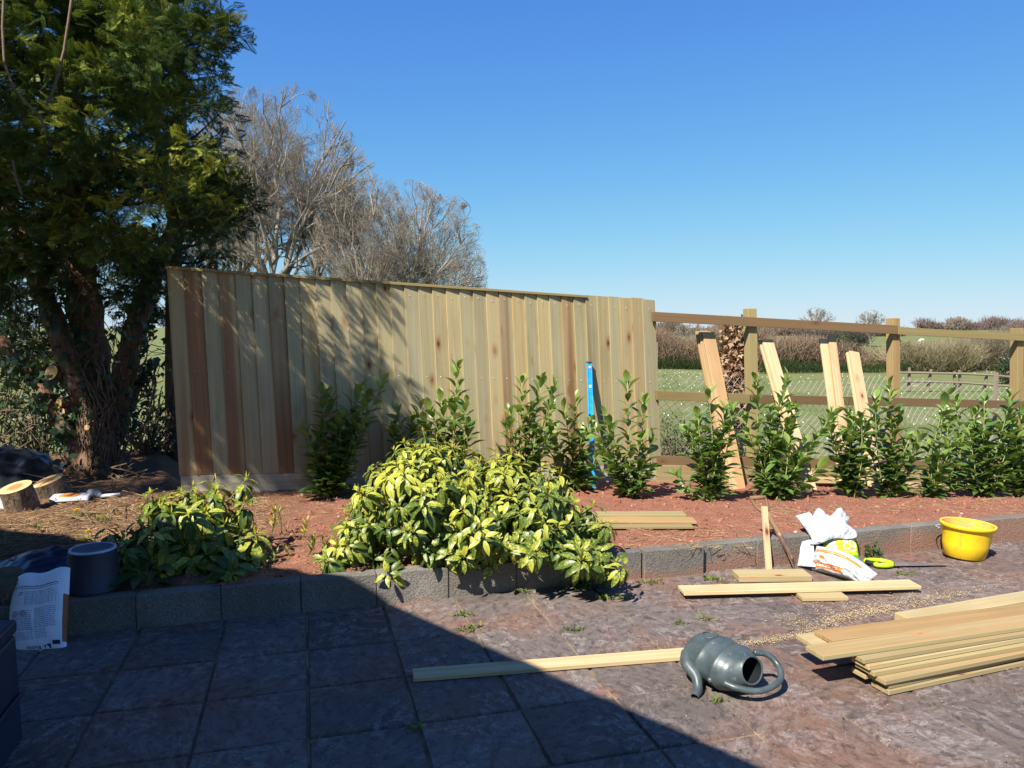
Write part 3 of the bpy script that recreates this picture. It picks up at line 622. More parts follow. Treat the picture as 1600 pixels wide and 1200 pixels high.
for _ in range(50): vine(random.uniform(60, 230), random.uniform(470, 620), random.randint(4, 10), 11, 7, random.uniform(.002, .006), -.15)
for _ in range(60): vine(random.uniform(-10, 200), random.uniform(330, 520), random.randint(4, 12), 14, 5, random.uniform(.002, .006), -.25 + random.uniform(-.2, .4))
for _ in range(40): vine(random.uniform(100, 215), random.uniform(745, 775), random.randint(3, 6), 5, 14, random.uniform(.004, .010), -.28)
A_, B_, r_ = np.array(A), np.array(B), np.array(ra); Vv, Qq = segs(A_, B_, r_, r_ * .9, 5); build_np('ivy_stem', Vv, Qq, VINE, t1)
pts = []
for p, rr in stems:
    for q in spline(p, 8): pts.append(q)
pts = np.array([p[:] for p in pts]); pts = pts[(pts[:, 2] < 4.2) & (pts[:, 2] > tb.z + .15)]; k = RNG.integers(0, len(pts), 2100); d = runit(2100); d[:, 1] = -np.abs(d[:, 1])
pp = pts[k] + d * RNG.uniform(.12, .42, 2100)[:, None] * (.5 + .5 * smooth(.6, 2.4, pts[k][:, 2:3])); V, Q, r, uv = scatter(IVYT, pp, nrm(RNG.normal(size=(2100, 3)) * .6 + [0, -.2, -.8]), d + RNG.normal(size=d.shape) * .4, RNG.uniform(.045, .10, 2100))
build_np('ivy_leaves', V, Q, IVY, t1, r=r, uv=uv)
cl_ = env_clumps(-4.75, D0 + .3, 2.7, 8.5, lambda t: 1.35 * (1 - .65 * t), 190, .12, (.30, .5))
for _ in range(300):   # the crown bulges towards the patio
    py = random.uniform(-480, 420); edge = np.interp(py, [-480, -100, 0, 100, 215, 260, 330, 380, 420], [300, 360, 345, 352, 330, 350, 345, 250, 170]); px = edge - 12 - (edge + 110) * random.random() ** 1.15; dy = -.35 - 1.35 * random.random() * (1 - .45 * max(0, (py - 250) / 200)); p = at(px, py, dy)
    cl_.append((tuple(p), random.uniform(.18, .36), np.array([.5 * (px - 120) / 200, -.85, .05]), random.choice((.12, .22, .3, .38, .5))))
for _ in range(46):
    p = Vector((random.uniform(-3.9, -2.45), random.uniform(5.25, 6.0), random.uniform(2.75, 3.75))); cl_.append((tuple(p), random.uniform(.18, .30), np.array([.3, -.85, .0]), random.choice((.2, .3, .4, .5))))
for (px, py, dy, rad, tone) in ((120, 195, -1.3, .34, .62), (95, 320, -1.2, .36, .50), (60, 360, -1.0, .36, .35), (150, 370, -1.1, .34, .36), (250, 262, -1.2, .24, .86), (300, 225, -1.1, .22, .92), (215, 245, -1.25, .18, .85), (275, 300, -1.1, .30, .66), (330, 255, -.9, .22, .7), (230, 50, -1.0, .26, .75), (180, 20, -1.1, .34, .55), (90, 60, -1.3, .30, .5), (130, 100, -1.2, .26, .55), (30, 30, -1.2, .34, .45), (330, 330, -.6, .30, .5), (230, 330, -.9, .25, .6), (50, 120, -1, .3, .3), (165, 140, -1.1, .26, .45), (355, 290, -.4, .3, .3), (385, 290, -.2, .25, .2), (330, 370, -.2, .3, .22), (170, 310, -1.25, .16, .9), (15, 250, -1, .32, .25)):
    p = at(px, py, dy - .25); o = np.array([.25 if px > 150 else -.1, -.9, .1]); cl_.append((tuple(p), rad, o, min(.98, tone + .14)))  # lighter tone paints the sun caught by these clumps
for _ in range(26):
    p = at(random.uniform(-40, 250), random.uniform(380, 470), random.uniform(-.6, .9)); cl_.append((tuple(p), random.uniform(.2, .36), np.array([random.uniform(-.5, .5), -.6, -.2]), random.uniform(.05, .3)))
_g = [(Vector(c), rad) for (c, rad, o, tone) in cl_ if tone > .68]
def _open(c):
    if c[3] > .68: return True
    p = Vector(c[0])
    for g, rad in _g:
        e = p - g; t_ = e.dot(S)
        if t_ > .1 and (e - S * t_).length < rad * .6 + c[1] * .6: return False
    return True
cl_ = [c for c in cl_ if _open(c)]
for _ in range(26):
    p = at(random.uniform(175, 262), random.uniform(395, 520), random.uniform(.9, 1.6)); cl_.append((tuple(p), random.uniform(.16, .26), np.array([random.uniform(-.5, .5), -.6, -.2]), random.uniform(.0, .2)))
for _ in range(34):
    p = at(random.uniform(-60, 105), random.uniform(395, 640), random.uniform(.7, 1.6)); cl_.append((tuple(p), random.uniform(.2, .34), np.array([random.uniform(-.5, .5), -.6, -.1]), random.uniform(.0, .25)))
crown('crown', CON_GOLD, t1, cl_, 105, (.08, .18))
mb = MB(); A, B, ra, rb = [], [], [], []
for (c, rad, o, tone) in cl_[:230]:
    c = Vector(c); ax = Vector((-4.4, D0 + .25, c.z - random.uniform(.1, .5))); m_ = ax.lerp(c, .5) + Vector((0, 0, -.08))
    A += [ax[:], m_[:]]; B += [m_[:], c[:]]; ra += [.028, .018]; rb += [.018, .006]
for seq in ([(6, 0), (4, 40), (7, 100), (22, 140), (45, 165), (62, 180), (72, 205), (80, 230)], [(112, 0), (106, 40), (100, 80), (92, 110), (84, 140), (72, 165)], [(20, 250), (25, 280), (35, 305)]):
    q = [at(a, b, -2.0) for a, b in seq]
    for a, b in zip(q, q[1:]): A.append(a[:]); B.append(b[:]); ra.append(.0105); rb.append(.009)
Vv, Qq = segs(A, B, ra, rb, 5); build_np('branches', Vv, Qq, TWIG, t1)
# ---- darker conifer behind the fence end
D1 = D0 + 1.5; b2 = PY(268, 640, D1); b2.z = float(zs(b2.x, b2.y)) - .1
t2 = thing('conifer_tree', tuple(b2), 'dark green conifer with a slim bare trunk standing behind the ivy covered one', 'tree')
mb = MB(); q = spline([b2 - Vector((0, 0, .2)), PY(272, 400, D1), PY(281, 200, D1), PY(268, 60, D1), PY(262, -60, D1), PY(258, -350, D1)], 5); tube(mb, q, np.linspace(.10, .045, len(q)).tolist(), 10); mb.build('trunk', BARK, t2, smooth=True)
c2 = []
for _ in range(210):
    py = random.uniform(-420, 425); edge = np.interp(py, [-420, -100, 0, 70, 130, 180, 215, 250, 295, 330, 360, 400, 425], [330, 350, 352, 376, 366, 368, 352, 362, 392, 378, 360, 322, 300])
    px = edge - 10 - 200 * random.random() ** 1.5; dy = random.uniform(-.9, 1.0); p = PY(px, py, D1 + dy); o = np.array([.7 * (px - 265) / 110, random.uniform(-.9, .6), -.05])
    c2.append((tuple(p), random.uniform(.16, .36), o, random.uniform(.1, .55)))
for (px, py, rd) in ((345, 395, .3), (330, 410, .26), (375, 345, .26), (350, 360, .3), (310, 400, .3), (290, 420, .28), (398, 320, .2)): c2.append((tuple(PY(px, py, D1 - .3)), rd, np.array([.5, -.5, -.2]), .25))
crown('crown', CON_DARK, t2, c2, 80, (.09, .185))
A, B, ra, rb = [], [], [], []
for (c, rad, o, tone) in c2:
    c = Vector(c); ax = Vector((b2.x + .02, D1, c.z - random.uniform(.0, .35))); m_ = ax.lerp(c, .55) + Vector((0, 0, -.06)); A += [ax[:], m_[:]]; B += [m_[:], c[:]]; ra += [.02, .012]; rb += [.012, .005]
Vv, Qq = segs(A, B, ra, rb, 5); build_np('branches', Vv, Qq, TWIG, t2)
# ---- added unseen conifer left of the frame, its bough placed to shade the fence
t3b = Vector((-5.35, 4.9, .15)); t3 = thing('conifer_tree', tuple(t3b), 'added unseen conifer at the left of the bed, its long bough shading the fence', 'tree')
mb = MB(); tube(mb, [t3b, t3b + Vector((.02, 0, 3)), t3b + Vector((.0, .05, 6)), t3b + Vector((.05, .1, 8.8))], [.14, .11, .07, .03], 10); tube(mb, spline([t3b + Vector((0, 0, 3.3)), t3b + Vector((.8, -.3, 3.7)), t3b + Vector((1.75, -.5, 3.85)), t3b + Vector((2.8, -.55, 3.9))], 5), np.linspace(.06, .012, 16).tolist(), 8); mb.build('trunk', BARK, t3, smooth=True)
c3 = []
for _ in range(125):
    x = random.uniform(-5.0, -2.5); yy = 4.4 + random.uniform(-.4, .3); c3.append(((x, yy, random.uniform(3.75, 4.3) + .15 * max(0, yy - 4.4)), random.uniform(.22, .34), np.array([.6, -.3, -.2]), random.uniform(.1, .4)))
for _ in range(40):
    a = random.uniform(0, 6.28); q = 1.2 * random.random() ** .5; x, yy, z = -5.3 + math.cos(a) * q, 4.9 + math.sin(a) * q, random.uniform(3.4, 4.9); c3.append(((x, yy, z), random.uniform(.3, .45), np.array([math.cos(a), math.sin(a), 0]), random.uniform(.1, .4)))
crown('crown', CON_GOLD, t3, c3, 60, (.10, .22))
# ---- undergrowth behind the conifers: evergreen shrubs
SHRUB = leafmat('dark evergreen leaf', [(.012, .026, .010), (.02, .042, .014), (.035, .065, .02)], .2, .4, .4)
LSH = leaf_t(2, .42, .5, .2, .25)
def shrub(name, label, cat, base, rx, ry, h, n, mat, size=(.05, .10), lt=LSH, twn=60, group=None):
    b = Vector(base); t = thing(name, tuple(b), label, cat, group); d = runit(n); rr = RNG.random(n) ** .4; lump = .75 + .5 * vnoise(d[:, 0] * 3 + 9, d[:, 2] * 3 + d[:, 1] * 2, int(b.x * 10) % 97)
    p = np.array(b) + np.array([0, 0, h * .5]) + d * (rr * lump)[:, None] * [rx, ry, h * .52]; p[:, 2] = np.maximum(p[:, 2], b.z + .02)
    V, Q, r, uv = scatter(lt, p, nrm(d * [1, 1, .5] + RNG.normal(size=d.shape) * .5 + [0, 0, .2]), nrm(d + RNG.normal(size=d.shape) * .5 + [0, 0, .5]), RNG.uniform(*size, n)); build_np('foliage', V, Q, mat, t, r=r, uv=uv)
    k = RNG.integers(0, n, twn); A = np.array(b) + RNG.normal(size=(twn, 3)) * [rx * .12, ry * .12, 0]; Mi = (A + p[k]) / 2 + RNG.normal(size=(twn, 3)) * .05
    V, Q = segs(np.concatenate([A, Mi]), np.concatenate([Mi, p[k]]), np.full(2 * twn, .010), np.full(2 * twn, .005), 4); build_np('stems', V, Q, TWIG, t); return t
for (px, py, Y, rx, h, lb) in ((-20, 735, 8.2, .9, 2.5, 'dark evergreen shrub at the far left behind the black plastic sheet'), (60, 715, 9.2, .5, 1.1, 'low dark shrub showing between the two leaning conifer stems'), (232, 735, 8.6, .55, .75, 'low leafy shrub in the gap between conifer trunk and fence end')):
    p = PY(px, py, Y); p.z = float(zs(p.x, p.y)) - .05 if Y < 8.9 else float(zt(p.x, p.y)); shrub('evergreen_shrub', lb, 'shrub', p, rx, .5, h, 1500 if h > 2 else 700, SHRUB)
# dead and leafy twigs hanging in the gaps round the trunk
A, B, ra = [], [], []
for (x0, x1, y0, y1, n) in ((195, 275, 520, 720, 50), (20, 110, 520, 700, 45), (-10, 60, 600, 720, 25)):
    for _ in range(n):
        p = PY(random.uniform(x0, x1), random.uniform(y0, y1), D0 + random.uniform(.3, 1.0)); d = Vector((random.uniform(-1, 1), random.uniform(-.3, .3), random.uniform(-.7, .4)))
        for i in range(5): q = p + d * .09 + Vector((random.uniform(-.03, .03), 0, random.uniform(-.04, .02))); A.append(p[:]); B.append(q[:]); ra.append(.006 - .0009 * i); p = q
Vv, Qq = segs(A, B, ra, np.array(ra) * .8, 3); build_np('dead_twigs', Vv, Qq, TWIG, t1)['kind'] = 'stuff'
# ---- bare beeches beyond the fence
BEECH = M('beech bark', .85, .15); nn = BEECH.noise(BEECH.map(BEECH.obj, (1, 1, .4)), 1.5, 4); BEECH.color(BEECH.ramp(nn, [(.35, (.17, .145, .12)), (.65, (.34, .295, .245))])); BEECH = BEECH.m
TWB = M('beech twig', .85, .15); TWB.color(TWB.ramp(TWB.attr(), [(0, (.14, .115, .083)), (.5, (.22, .185, .138)), (1, (.29, .25, .195))])); TWB = TWB.m
def bare_tree(label, px, Y, topy, halfw, forks=4, group=None, seed=1, lean=0, fork_h=.28, levels=5, thick=1.0, name='bare_tree', z0=None, tw=.0056, kids=(4, 6)):
    rs = random.Random(seed); b = PY(px, 520, Y); b.z = float(zt(b.x, b.y)) - .1 if z0 is None else z0; H = PY(px, topy, Y).z - b.z; Wd = halfw / F * Y
    t = thing(name, tuple(b), label, 'tree', group); C = b + Vector((lean * Wd, 0, H * (1 + fork_h) / 2 * .98)); ry = Wd * .8; rz = H * (1 - fork_h) * .56
    segA, segB, sa, sb, twA, twB, ta, tb_ = [], [], [], [], [], [], [], []
    def env(p): e = p - C; return math.sqrt((e.x / Wd) ** 2 + (e.y / ry) ** 2 + (e.z / (rz if e.z > 0 else rz * .9)) ** 2)
    def path(p, d, q, r, r2, n, wob, lv):
        L = (q - p).length; c1 = p + d * L * .45; pts = []
        for i in range(n + 1):
            u = i / n; x = p.lerp(c1, u).lerp(c1.lerp(q, u), u)
            if 0 < i: x = x + Vector((rs.gauss(0, wob), rs.gauss(0, wob), rs.gauss(0, wob))) * L
            pts.append(x)
        for i in range(n):
            a_, b_ = r + (r2 - r) * i / n, r + (r2 - r) * (i + 1) / n
            if lv >= 3: twA.append(pts[i][:]); twB.append(pts[i + 1][:]); ta.append(max(a_, tw)); tb_.append(max(b_, tw * .7))
            else: segA.append(pts[i][:]); segB.append(pts[i + 1][:]); sa.append(max(a_, tw) * 1.02); sb.append(max(b_, tw) * 1.02)
        return pts
    tr = .0165 * H * thick; fork = b + Vector((lean * Wd * .35, 0, H * fork_h)); tp = path(b, Vector((0, 0, 1)), fork, tr, tr * .8, 6, .008, 0)
    def kids_of(pts, L, r, lv, cnt):
        n = len(pts) - 1
        for k in range(cnt):
            f = rs.uniform(.22, 1.0) if lv > 1 else rs.uniform(.25, 1.0); x = f * n; j = min(int(x), n - 1); p = pts[j].lerp(pts[j + 1], x - j); ax = (pts[j + 1] - pts[j]).normalized()
            a = rs.uniform(0, 6.283); o = ax.orthogonal().normalized(); o = o * math.cos(a) + ax.cross(o) * math.sin(a); out_ = (p - C); out_ = Vector((out_.x / Wd, out_.y / ry, out_.z / rz)); sp = rs.uniform(.5, 1.0)
            d = (ax + o * sp).normalized(); ln = L * rs.uniform(.34, .6) * (1.12 - .35 * f); q = p + (d + out_ * .25 + Vector((0, 0, .16 if lv < 3 else .05))).normalized() * ln
            e = env(q)
            lim = 1.0 - .02 * lv + rs.uniform(-.03, .02)
            if e > lim: q = C + (q - C) * (lim / e)
            if (q - p).length < .22: continue
            rr = max(tw, r * (1 - .55 * f) * rs.uniform(.42, .6)); m_ = path(p, d, q, rr, rr * .45, 4 if lv < 4 else 3, .02, lv)
            if lv < levels: kids_of(m_, (q - p).length, rr, lv + 1, rs.randint(*kids))
    nl = forks + 6
    for k in range(nl):
        u = (k + .5) / nl; el = math.asin(max(-.25, min(1, -.25 + 1.25 * u))); az = k * 2.4 + rs.uniform(-.4, .4); s_ = rs.uniform(.84, .97)
        q = C + Vector((math.cos(el) * math.cos(az) * Wd, math.cos(el) * math.sin(az) * ry, math.sin(el) * rz)) * s_; st = tp[-1] if k % 2 else tp[-2].lerp(tp[-1], rs.uniform(.0, 1)); d = (Vector((0, 0, 1.0)) + (q - st).normalized() * .75).normalized()
        rr = tr * rs.uniform(.42, .62); m_ = path(st, d, q, rr, rr * .22, 8, .012, 1); kids_of(m_, (q - st).length, rr, 2, rs.randint(kids[0] + 3, kids[1] + 4))
    V, Q = segs(segA, segB, sa, sb, 6); build_np('trunk', V, Q, BEECH, t, smooth=True)
    if twA: V, Q = segs(twA, twB, ta, tb_, 3); build_np('twigs', V, Q, TWB, t, r=np.repeat(RNG.random(len(twA)), 3))
    return len(segA) + len(twA)
NT = []
for a in (('tallest bare beech of the clump, close against the dark conifer', 432, 45, 130, 165, 5, 3, .02, .26, 5, 1.0), ('bare beech with a stout twin trunk at the left of the clump', 385, 47, 165, 130, 4, 5, -.05, .3, 5, .9),
          ('slim straight bare beech in the middle of the clump', 492, 46, 200, 105, 4, 8, .1, .42, 5, .7), ('low spreading bare beech at the right end of the clump', 640, 44, 285, 122, 6, 13, .05, .22, 5, 1.0),
          ('bushy bare beech between the slim one and the spreading one', 575, 43, 268, 95, 6, 21, 0, .2, 5, .8), ('thin bare beech half hidden by dark conifer foliage', 340, 48, 230, 80, 4, 23, 0, .35, 5, .7), ('short many stemmed bare beech low behind the fence top', 540, 48, 330, 85, 6, 27, 0, .2, 5, .8), ('short bare beech in front of the spreading one', 690, 47, 345, 72, 6, 31, .1, .2, 5, .8)):
    NT.append(bare_tree(a[0], a[1], a[2], a[3], a[4], a[5], 'bare beeches beyond the fence', a[6], a[7], a[8], a[9], a[10], kids=(5, 8)))
print('beech segments', NT)
# ------------------------------------------------------------------ cherry laurels along the fence
LAU = leafmat('laurel leaf', [(.045, .095, .022), (.085, .165, .034), (.15, .25, .05), (.25, .33, .065)], .34, .33, .5, None, (.10, .16, .05))
LSTEM = plain('laurel stem', (.26, .25, .09), .7, .2, .25, 10)
LLEAF = leaf_t(4, .44, .56, .35, .28, .05, .10)
def laurel(label, bpx, stems, group='young laurels along the fence', dens=1.0):
    """stems: list of (dx px at top, top py) measured at the plant's depth"""
    b = PS(*bpx); t = thing('laurel_shrub', tuple(b), label, 'shrub', group); mb = MB(); P, Y, Z, Sz, Rn = [], [], [], [], []
    lean_ = random.uniform(-16, 16)
    for k, (dx, ty) in enumerate(stems):
        dx += lean_ + random.uniform(-9, 9); ty += random.uniform(-10, 16)
        st = b + Vector((random.uniform(-.05, .05), random.uniform(-.05, .05), -.03)); q = PY(bpx[0] + dx, ty, b.y + random.uniform(-.08, .12)); L = (q - st).length
        m_ = st.lerp(q, .5) + Vector((random.uniform(-.03, .03), random.uniform(-.03, .03), -.02)); pts = spline([st, m_, q], 5); tube(mb, pts, np.linspace(.0075, .0035, len(pts)).tolist(), 6, 0, random.random())
        n = int(L * 24 * dens) + 5; a = random.uniform(0, 6)
        for i in range(n):
            f = .06 + .95 * (i / (n - 1)); f = min(f, 1.0); x = f * (len(pts) - 1); j = min(int(x), len(pts) - 2); p = pts[j].lerp(pts[j + 1], x - j); ax = (pts[j + 1] - pts[j]).normalized()
            a += 2.4 + random.uniform(-.4, .4); e = .80 - .6 * max(0, (f - .75) / .25) + random.uniform(-.2, .3); o = Vector((math.cos(a), math.sin(a), 0)); d = (o * math.sin(e) + ax * math.cos(e)).normalized()
            P.append(p[:]); Y.append(d[:]); Z.append((ax * 1.0 - o * .25 + Vector((random.uniform(-.3, .3), random.uniform(-.3, .3), 0)))[:]); Sz.append(random.uniform(.12, .205) * (1 - .22 * (f > .93))); Rn.append(min(1, max(0, .30 + .25 * f + .35 * max(0, f - .82) / .18 + random.gauss(0, .16))))
    for _ in range(int(34 * dens)):   # short leafy side shoots low down
        a = random.uniform(0, 6.28); h = random.uniform(.02, .26); r_ = random.uniform(.02, .17); o = Vector((math.cos(a), math.sin(a), 0)); P.append((b + o * r_ + Vector((0, 0, h)))[:]); Y.append((o + Vector((0, 0, random.uniform(-.1, .9))))[:]); Z.append((Vector((0, 0, 1)) - o * .3)[:]); Sz.append(random.uniform(.09, .15)); Rn.append(min(1, max(0, random.gauss(.3, .2))))
    mb.build('stem', LSTEM, t, smooth=True); V, Q, r, uv = scatter(LLEAF, P, Y, Z, Sz, Rn); build_np('leaves', V, Q, LAU, t, r=r, uv=uv, smooth=True); return t
for a in (('laurel in the shade of the boarded fence, leftmost and many branched', (512, 778), [(-22, 625), (-8, 615), (30, 612), (10, 640), (60, 618), (85, 605), (-40, 680), (48, 660)], 1.0),
          ('small laurel half hidden behind the top left of the yellow spotted bush', (640, 772), [(-8, 640), (14, 632), (-34, 655), (-20, 640), (34, 660)], 1.0),
          ('single stemmed laurel poking up behind the yellow spotted bush', (716, 776), [(4, 584), (-18, 625), (-40, 650), (30, 655), (14, 630)], 1.1),
          ('bushy laurel by the boards just left of the blue spirit level group', (815, 774), [(0, 598), (32, 596), (12, 630), (50, 610), (-22, 660), (38, 660)], 1.0),
          ('laurel standing directly in front of the blue spirit level', (902, 765), [(0, 622), (28, 655), (-38, 664), (6, 690), (-20, 690)], .95),
          ('laurel right of the blue level at the raw end of the boards', (992, 776), [(-2, 596), (-40, 642), (-22, 655), (38, 682), (12, 700), (-16, 720)], 1.0),
          ('laurel in front of the three stacked leaning planks', (1110, 778), [(10, 612), (-12, 640), (28, 650), (-22, 680), (46, 640), (-4, 660)], 1.1),
          ('laurel before the second post, by the wide leaning plank', (1196, 772), [(-16, 605), (22, 604), (-2, 640), (40, 650), (-34, 650), (8, 670)], 1.1),
          ('laurel with one long stem sloping to the right', (1212, 778), [(92, 660), (60, 690), (26, 700), (50, 730)], 1.15),
          ('laurel at the foot of the pair of leaning planks', (1330, 776), [(-22, 640), (-4, 628), (16, 650), (-12, 680), (30, 660)], 1.1),
          ('full laurel in front of the shortest leaning plank', (1392, 776), [(-8, 612), (22, 640), (-30, 650), (4, 660), (36, 680)], 1.2),
          ('sparse laurel right of the third post', (1456, 776), [(22, 612), (-18, 690), (6, 720), (36, 680)], .7),
          ('tall laurel halfway between the third post and the last post', (1488, 768), [(-4, 618), (16, 640), (-22, 655)], 1.0),
          ('broad laurel left of the last post', (1538, 776), [(-24, 640), (4, 630), (28, 648), (-10, 670), (40, 690), (-34, 690)], 1.2),
          ('laurel under the last post, cut by the picture edge', (1596, 776), [(-14, 628), (10, 636), (-26, 660), (4, 670)], 1.2)):
    laurel(a[0], a[1], a[2] + [(q[0] * .8 + random.uniform(-26, 26), q[1] + random.uniform(15, 60)) for q in a[2][:4]], dens=a[3] * random.uniform(1.0, 1.25))
# ------------------------------------------------------------------ spotted laurel bushes (aucuba)
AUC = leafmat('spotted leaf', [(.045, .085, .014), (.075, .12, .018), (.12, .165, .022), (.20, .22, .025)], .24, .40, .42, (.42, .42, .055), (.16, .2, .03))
BUD = leafmat('young yellow shoot', [(.40, .34, .03), (.52, .43, .04), (.36, .36, .04)], .25, .45, .35)
AST = plain('green bush stem', (.14, .15, .05), .7, .2, .3, 10)
ALEAF = leaf_t(5, .36, .48, .30, .42, .04, .08); BLEAF = leaf_t(2, .26, .5, .5, -.05, .05, .02)
def aucuba(t, ros, root, size, tone=.5):
    """ros: list of (pos, outward dir, scale)"""
    P, Y, Z, Sz, Rn, BP, BY, BZ, BS = [], [], [], [], [], [], [], [], []; mb = MB()
    for p, o, k in ros:
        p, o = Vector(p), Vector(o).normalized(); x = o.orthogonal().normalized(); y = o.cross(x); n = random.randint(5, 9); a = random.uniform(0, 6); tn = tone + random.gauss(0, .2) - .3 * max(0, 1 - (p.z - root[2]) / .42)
        for ring, (cnt, el, ls) in enumerate(((n, -.15, 1.0), (random.randint(3, 5), .45, .72))):
            for i in range(cnt):
                a += 6.283 / cnt + random.uniform(-.3, .3); e = el + random.uniform(-.55, .3); d = (x * math.cos(a) + y * math.sin(a)) * math.cos(e) + o * math.sin(e); d = (d + Vector((0, 0, -.22 + .15 * ring))).normalized()
                P.append((p + d * .008 - o * (.035 * (1 - ring)))[:]); Y.append(d[:]); Z.append((o + Vector((0, 0, .35)))[:]); Sz.append(size * k * ls * random.uniform(.8, 1.2)); Rn.append(min(1, max(0, tn + .15 * ring + random.gauss(0, .14))))
        for i in range(random.randint(3, 5)):   # older greener leaves hanging lower on the stem
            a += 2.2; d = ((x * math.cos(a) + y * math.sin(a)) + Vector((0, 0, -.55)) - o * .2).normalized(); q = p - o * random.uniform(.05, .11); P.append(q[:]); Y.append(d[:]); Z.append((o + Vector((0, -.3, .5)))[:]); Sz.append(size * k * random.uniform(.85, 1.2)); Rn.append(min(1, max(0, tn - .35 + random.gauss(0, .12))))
        if o.z > -.1 and random.random() < .75:
            for i in range(random.randint(3, 6)):
                a += 2.1; d = (o * 1.2 + Vector((0, 0, .9)) + (x * math.cos(a) + y * math.sin(a)) * .45).normalized(); BP.append(p[:]); BY.append(d[:]); BZ.append((x * math.cos(a) + y * math.sin(a))[:]); BS.append(size * k * random.uniform(.28, .45))
        r0 = Vector(root) + Vector((random.uniform(-.12, .12), random.uniform(-.08, .08), 0)); r0.x = r0.x * .45 + p.x * .55 if abs(p.x - r0.x) > .4 else r0.x; r0.y = root[1]; r0.z = min(root[2], p.z)
        mid = r0.lerp(p, .6) + Vector((0, 0, .04)); tube(mb, [r0, mid, p], [.008, .006, .004], 5, 0, random.random(), False)
    g1 = scatter(ALEAF, P, Y, Z, Sz, Rn); g2 = scatter(BLEAF, BP, BY, BZ, BS); V, Q, r, uv = join([g1, g2]); build_np('leaves', V, Q, [AUC, BUD], t, r=r, uv=uv, mi=[0] * len(g1[1]) + [1] * len(g2[1]), smooth=True); mb.build('stems', AST, t, smooth=True)
def mound(profile, Yc, ry, n, flop, zmin, seed, keep=.75):
    """rosettes over a mound whose skyline runs through profile [(px, py)] at depth Yc and whose front droops down to zmin"""
    rs = random.Random(seed); xs = [PY(a, b, Yc).x for a, b in profile]; zz = [PY(a, b, Yc).z for a, b in profile]; out = []; tries = 0
    while len(out) < n and tries < n * 60:
        tries += 1; x = rs.uniform(xs[0], xs[-1]); zt_ = np.interp(x, xs, zz); zb = np.interp(x, [q[0] for q in flop], [q[1] for q in flop]); th = rs.uniform(-.42, math.pi * .62); u = rs.uniform(keep, 1.0) if rs.random() < .72 else rs.uniform(.3, .9)
        # th: -0.5 low front, pi/2 top, beyond = back
        yy = Yc - math.cos(th) * ry * u; z = zmin + (zt_ - zmin) * (.30 + .70 * math.sin(th) * u) if th > 0 else zmin + (zt_ - zmin) * .30 + math.sin(th) * (zmin + (zt_ - zmin) * .30 - zb) / math.sin(.42) * u
        p = Vector((x, yy, z)); 
        if any((p - q[0]).length < .062 for q in out): continue
        jit = rs.gauss(0, .065) + (.13 * rs.random() if rs.random() < .16 else 0); p = p + Vector(((x - (xs[0] + xs[-1]) / 2) * .3, -math.cos(th), max(.0, math.sin(th)))) * jit
        ex = (x - (xs[0] + xs[-1]) / 2) / ((xs[-1] - xs[0]) / 2); o = Vector((ex * .55 + rs.uniform(-.25, .25), -math.cos(th) + rs.uniform(-.25, .25), .35 + max(-.5, math.sin(th)) + rs.uniform(-.15, .3))); out.append((p, o, rs.uniform(.8, 1.15)))
    return out
r0 = PS(760, 850); ab = thing('spotted_laurel_bush', tuple(r0), 'large mounded bush with yellow speckled leaves spilling over the block wall', 'bush'); YC = r0.y + .12
prof = [(548, 842), (558, 790), (572, 748), (596, 722), (622, 700), (648, 682), (668, 688), (700, 708), (735, 716), (770, 712), (800, 716), (826, 736), (856, 748), (884, 772), (902, 806), (925, 808), (945, 838)]
fl = [(PY(a, b, r0.y - .3).x, PY(a, b, r0.y - .42).z) for a, b in ((545, 878), (570, 890), (600, 912), (640, 900), (690, 860), (740, 875), (775, 880), (810, 848), (850, 842), (890, 860), (920, 866), (945, 850))]
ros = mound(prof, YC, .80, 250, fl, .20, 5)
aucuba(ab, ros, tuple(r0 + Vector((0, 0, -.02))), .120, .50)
r1 = PS(285, 880); a2 = thing('spotted_laurel_bush', tuple(r1), 'smaller speckled laurel bush, mostly in shade, beside the upturned dark tub', 'bush')
prof = [(180, 868), (205, 815), (240, 790), (275, 768), (315, 742), (340, 742), (372, 752), (395, 775), (405, 800), (412, 850)]
fl = [(PY(a, b, r1.y - .2).x, PY(a, b, r1.y - .3).z) for a, b in ((180, 905), (230, 915), (280, 925), (330, 915), (410, 880))]
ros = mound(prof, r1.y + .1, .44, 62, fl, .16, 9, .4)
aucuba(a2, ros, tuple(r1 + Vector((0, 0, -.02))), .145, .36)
# low shoots and seedlings in the bed between the two bushes
def seedling(px, py, h, label, group='seedlings in the bed', lf=None, mat=None, n=14, sz=.05):
    b = PS(px, py); t = thing('seedling', tuple(b), label, 'plant', group); mb = MB(); P, Y, Z, Sz = [], [], [], []
    for k in range(random.randint(1, 3)):
        q = b + Vector((random.uniform(-.05, .05), random.uniform(-.04, .04), h * random.uniform(.6, 1))); tube(mb, [b, b.lerp(q, .5) + Vector((.008, 0, 0)), q], [.004, .003, .0025], 5, 0, .5)
        for i in range(n):
            a = i * 2.4; f = .25 + .75 * i / n; e = .9 - .6 * f; o = Vector((math.cos(a), math.sin(a), 0)); P.append(b.lerp(q, f)[:]); Y.append((o * math.sin(e + .3) + Vector((0, 0, math.cos(e + .3))))[:]); Z.append((Vector((0, 0, 1)) - o)[:]); Sz.append(sz * random.uniform(.6, 1.2))
    mb.build('stem', AST, t); V, Q, r, uv = scatter(lf or BLEAF, P, Y, Z, Sz); build_np('leaves', V, Q, mat or BUD, t, r=r, uv=uv, smooth=True)
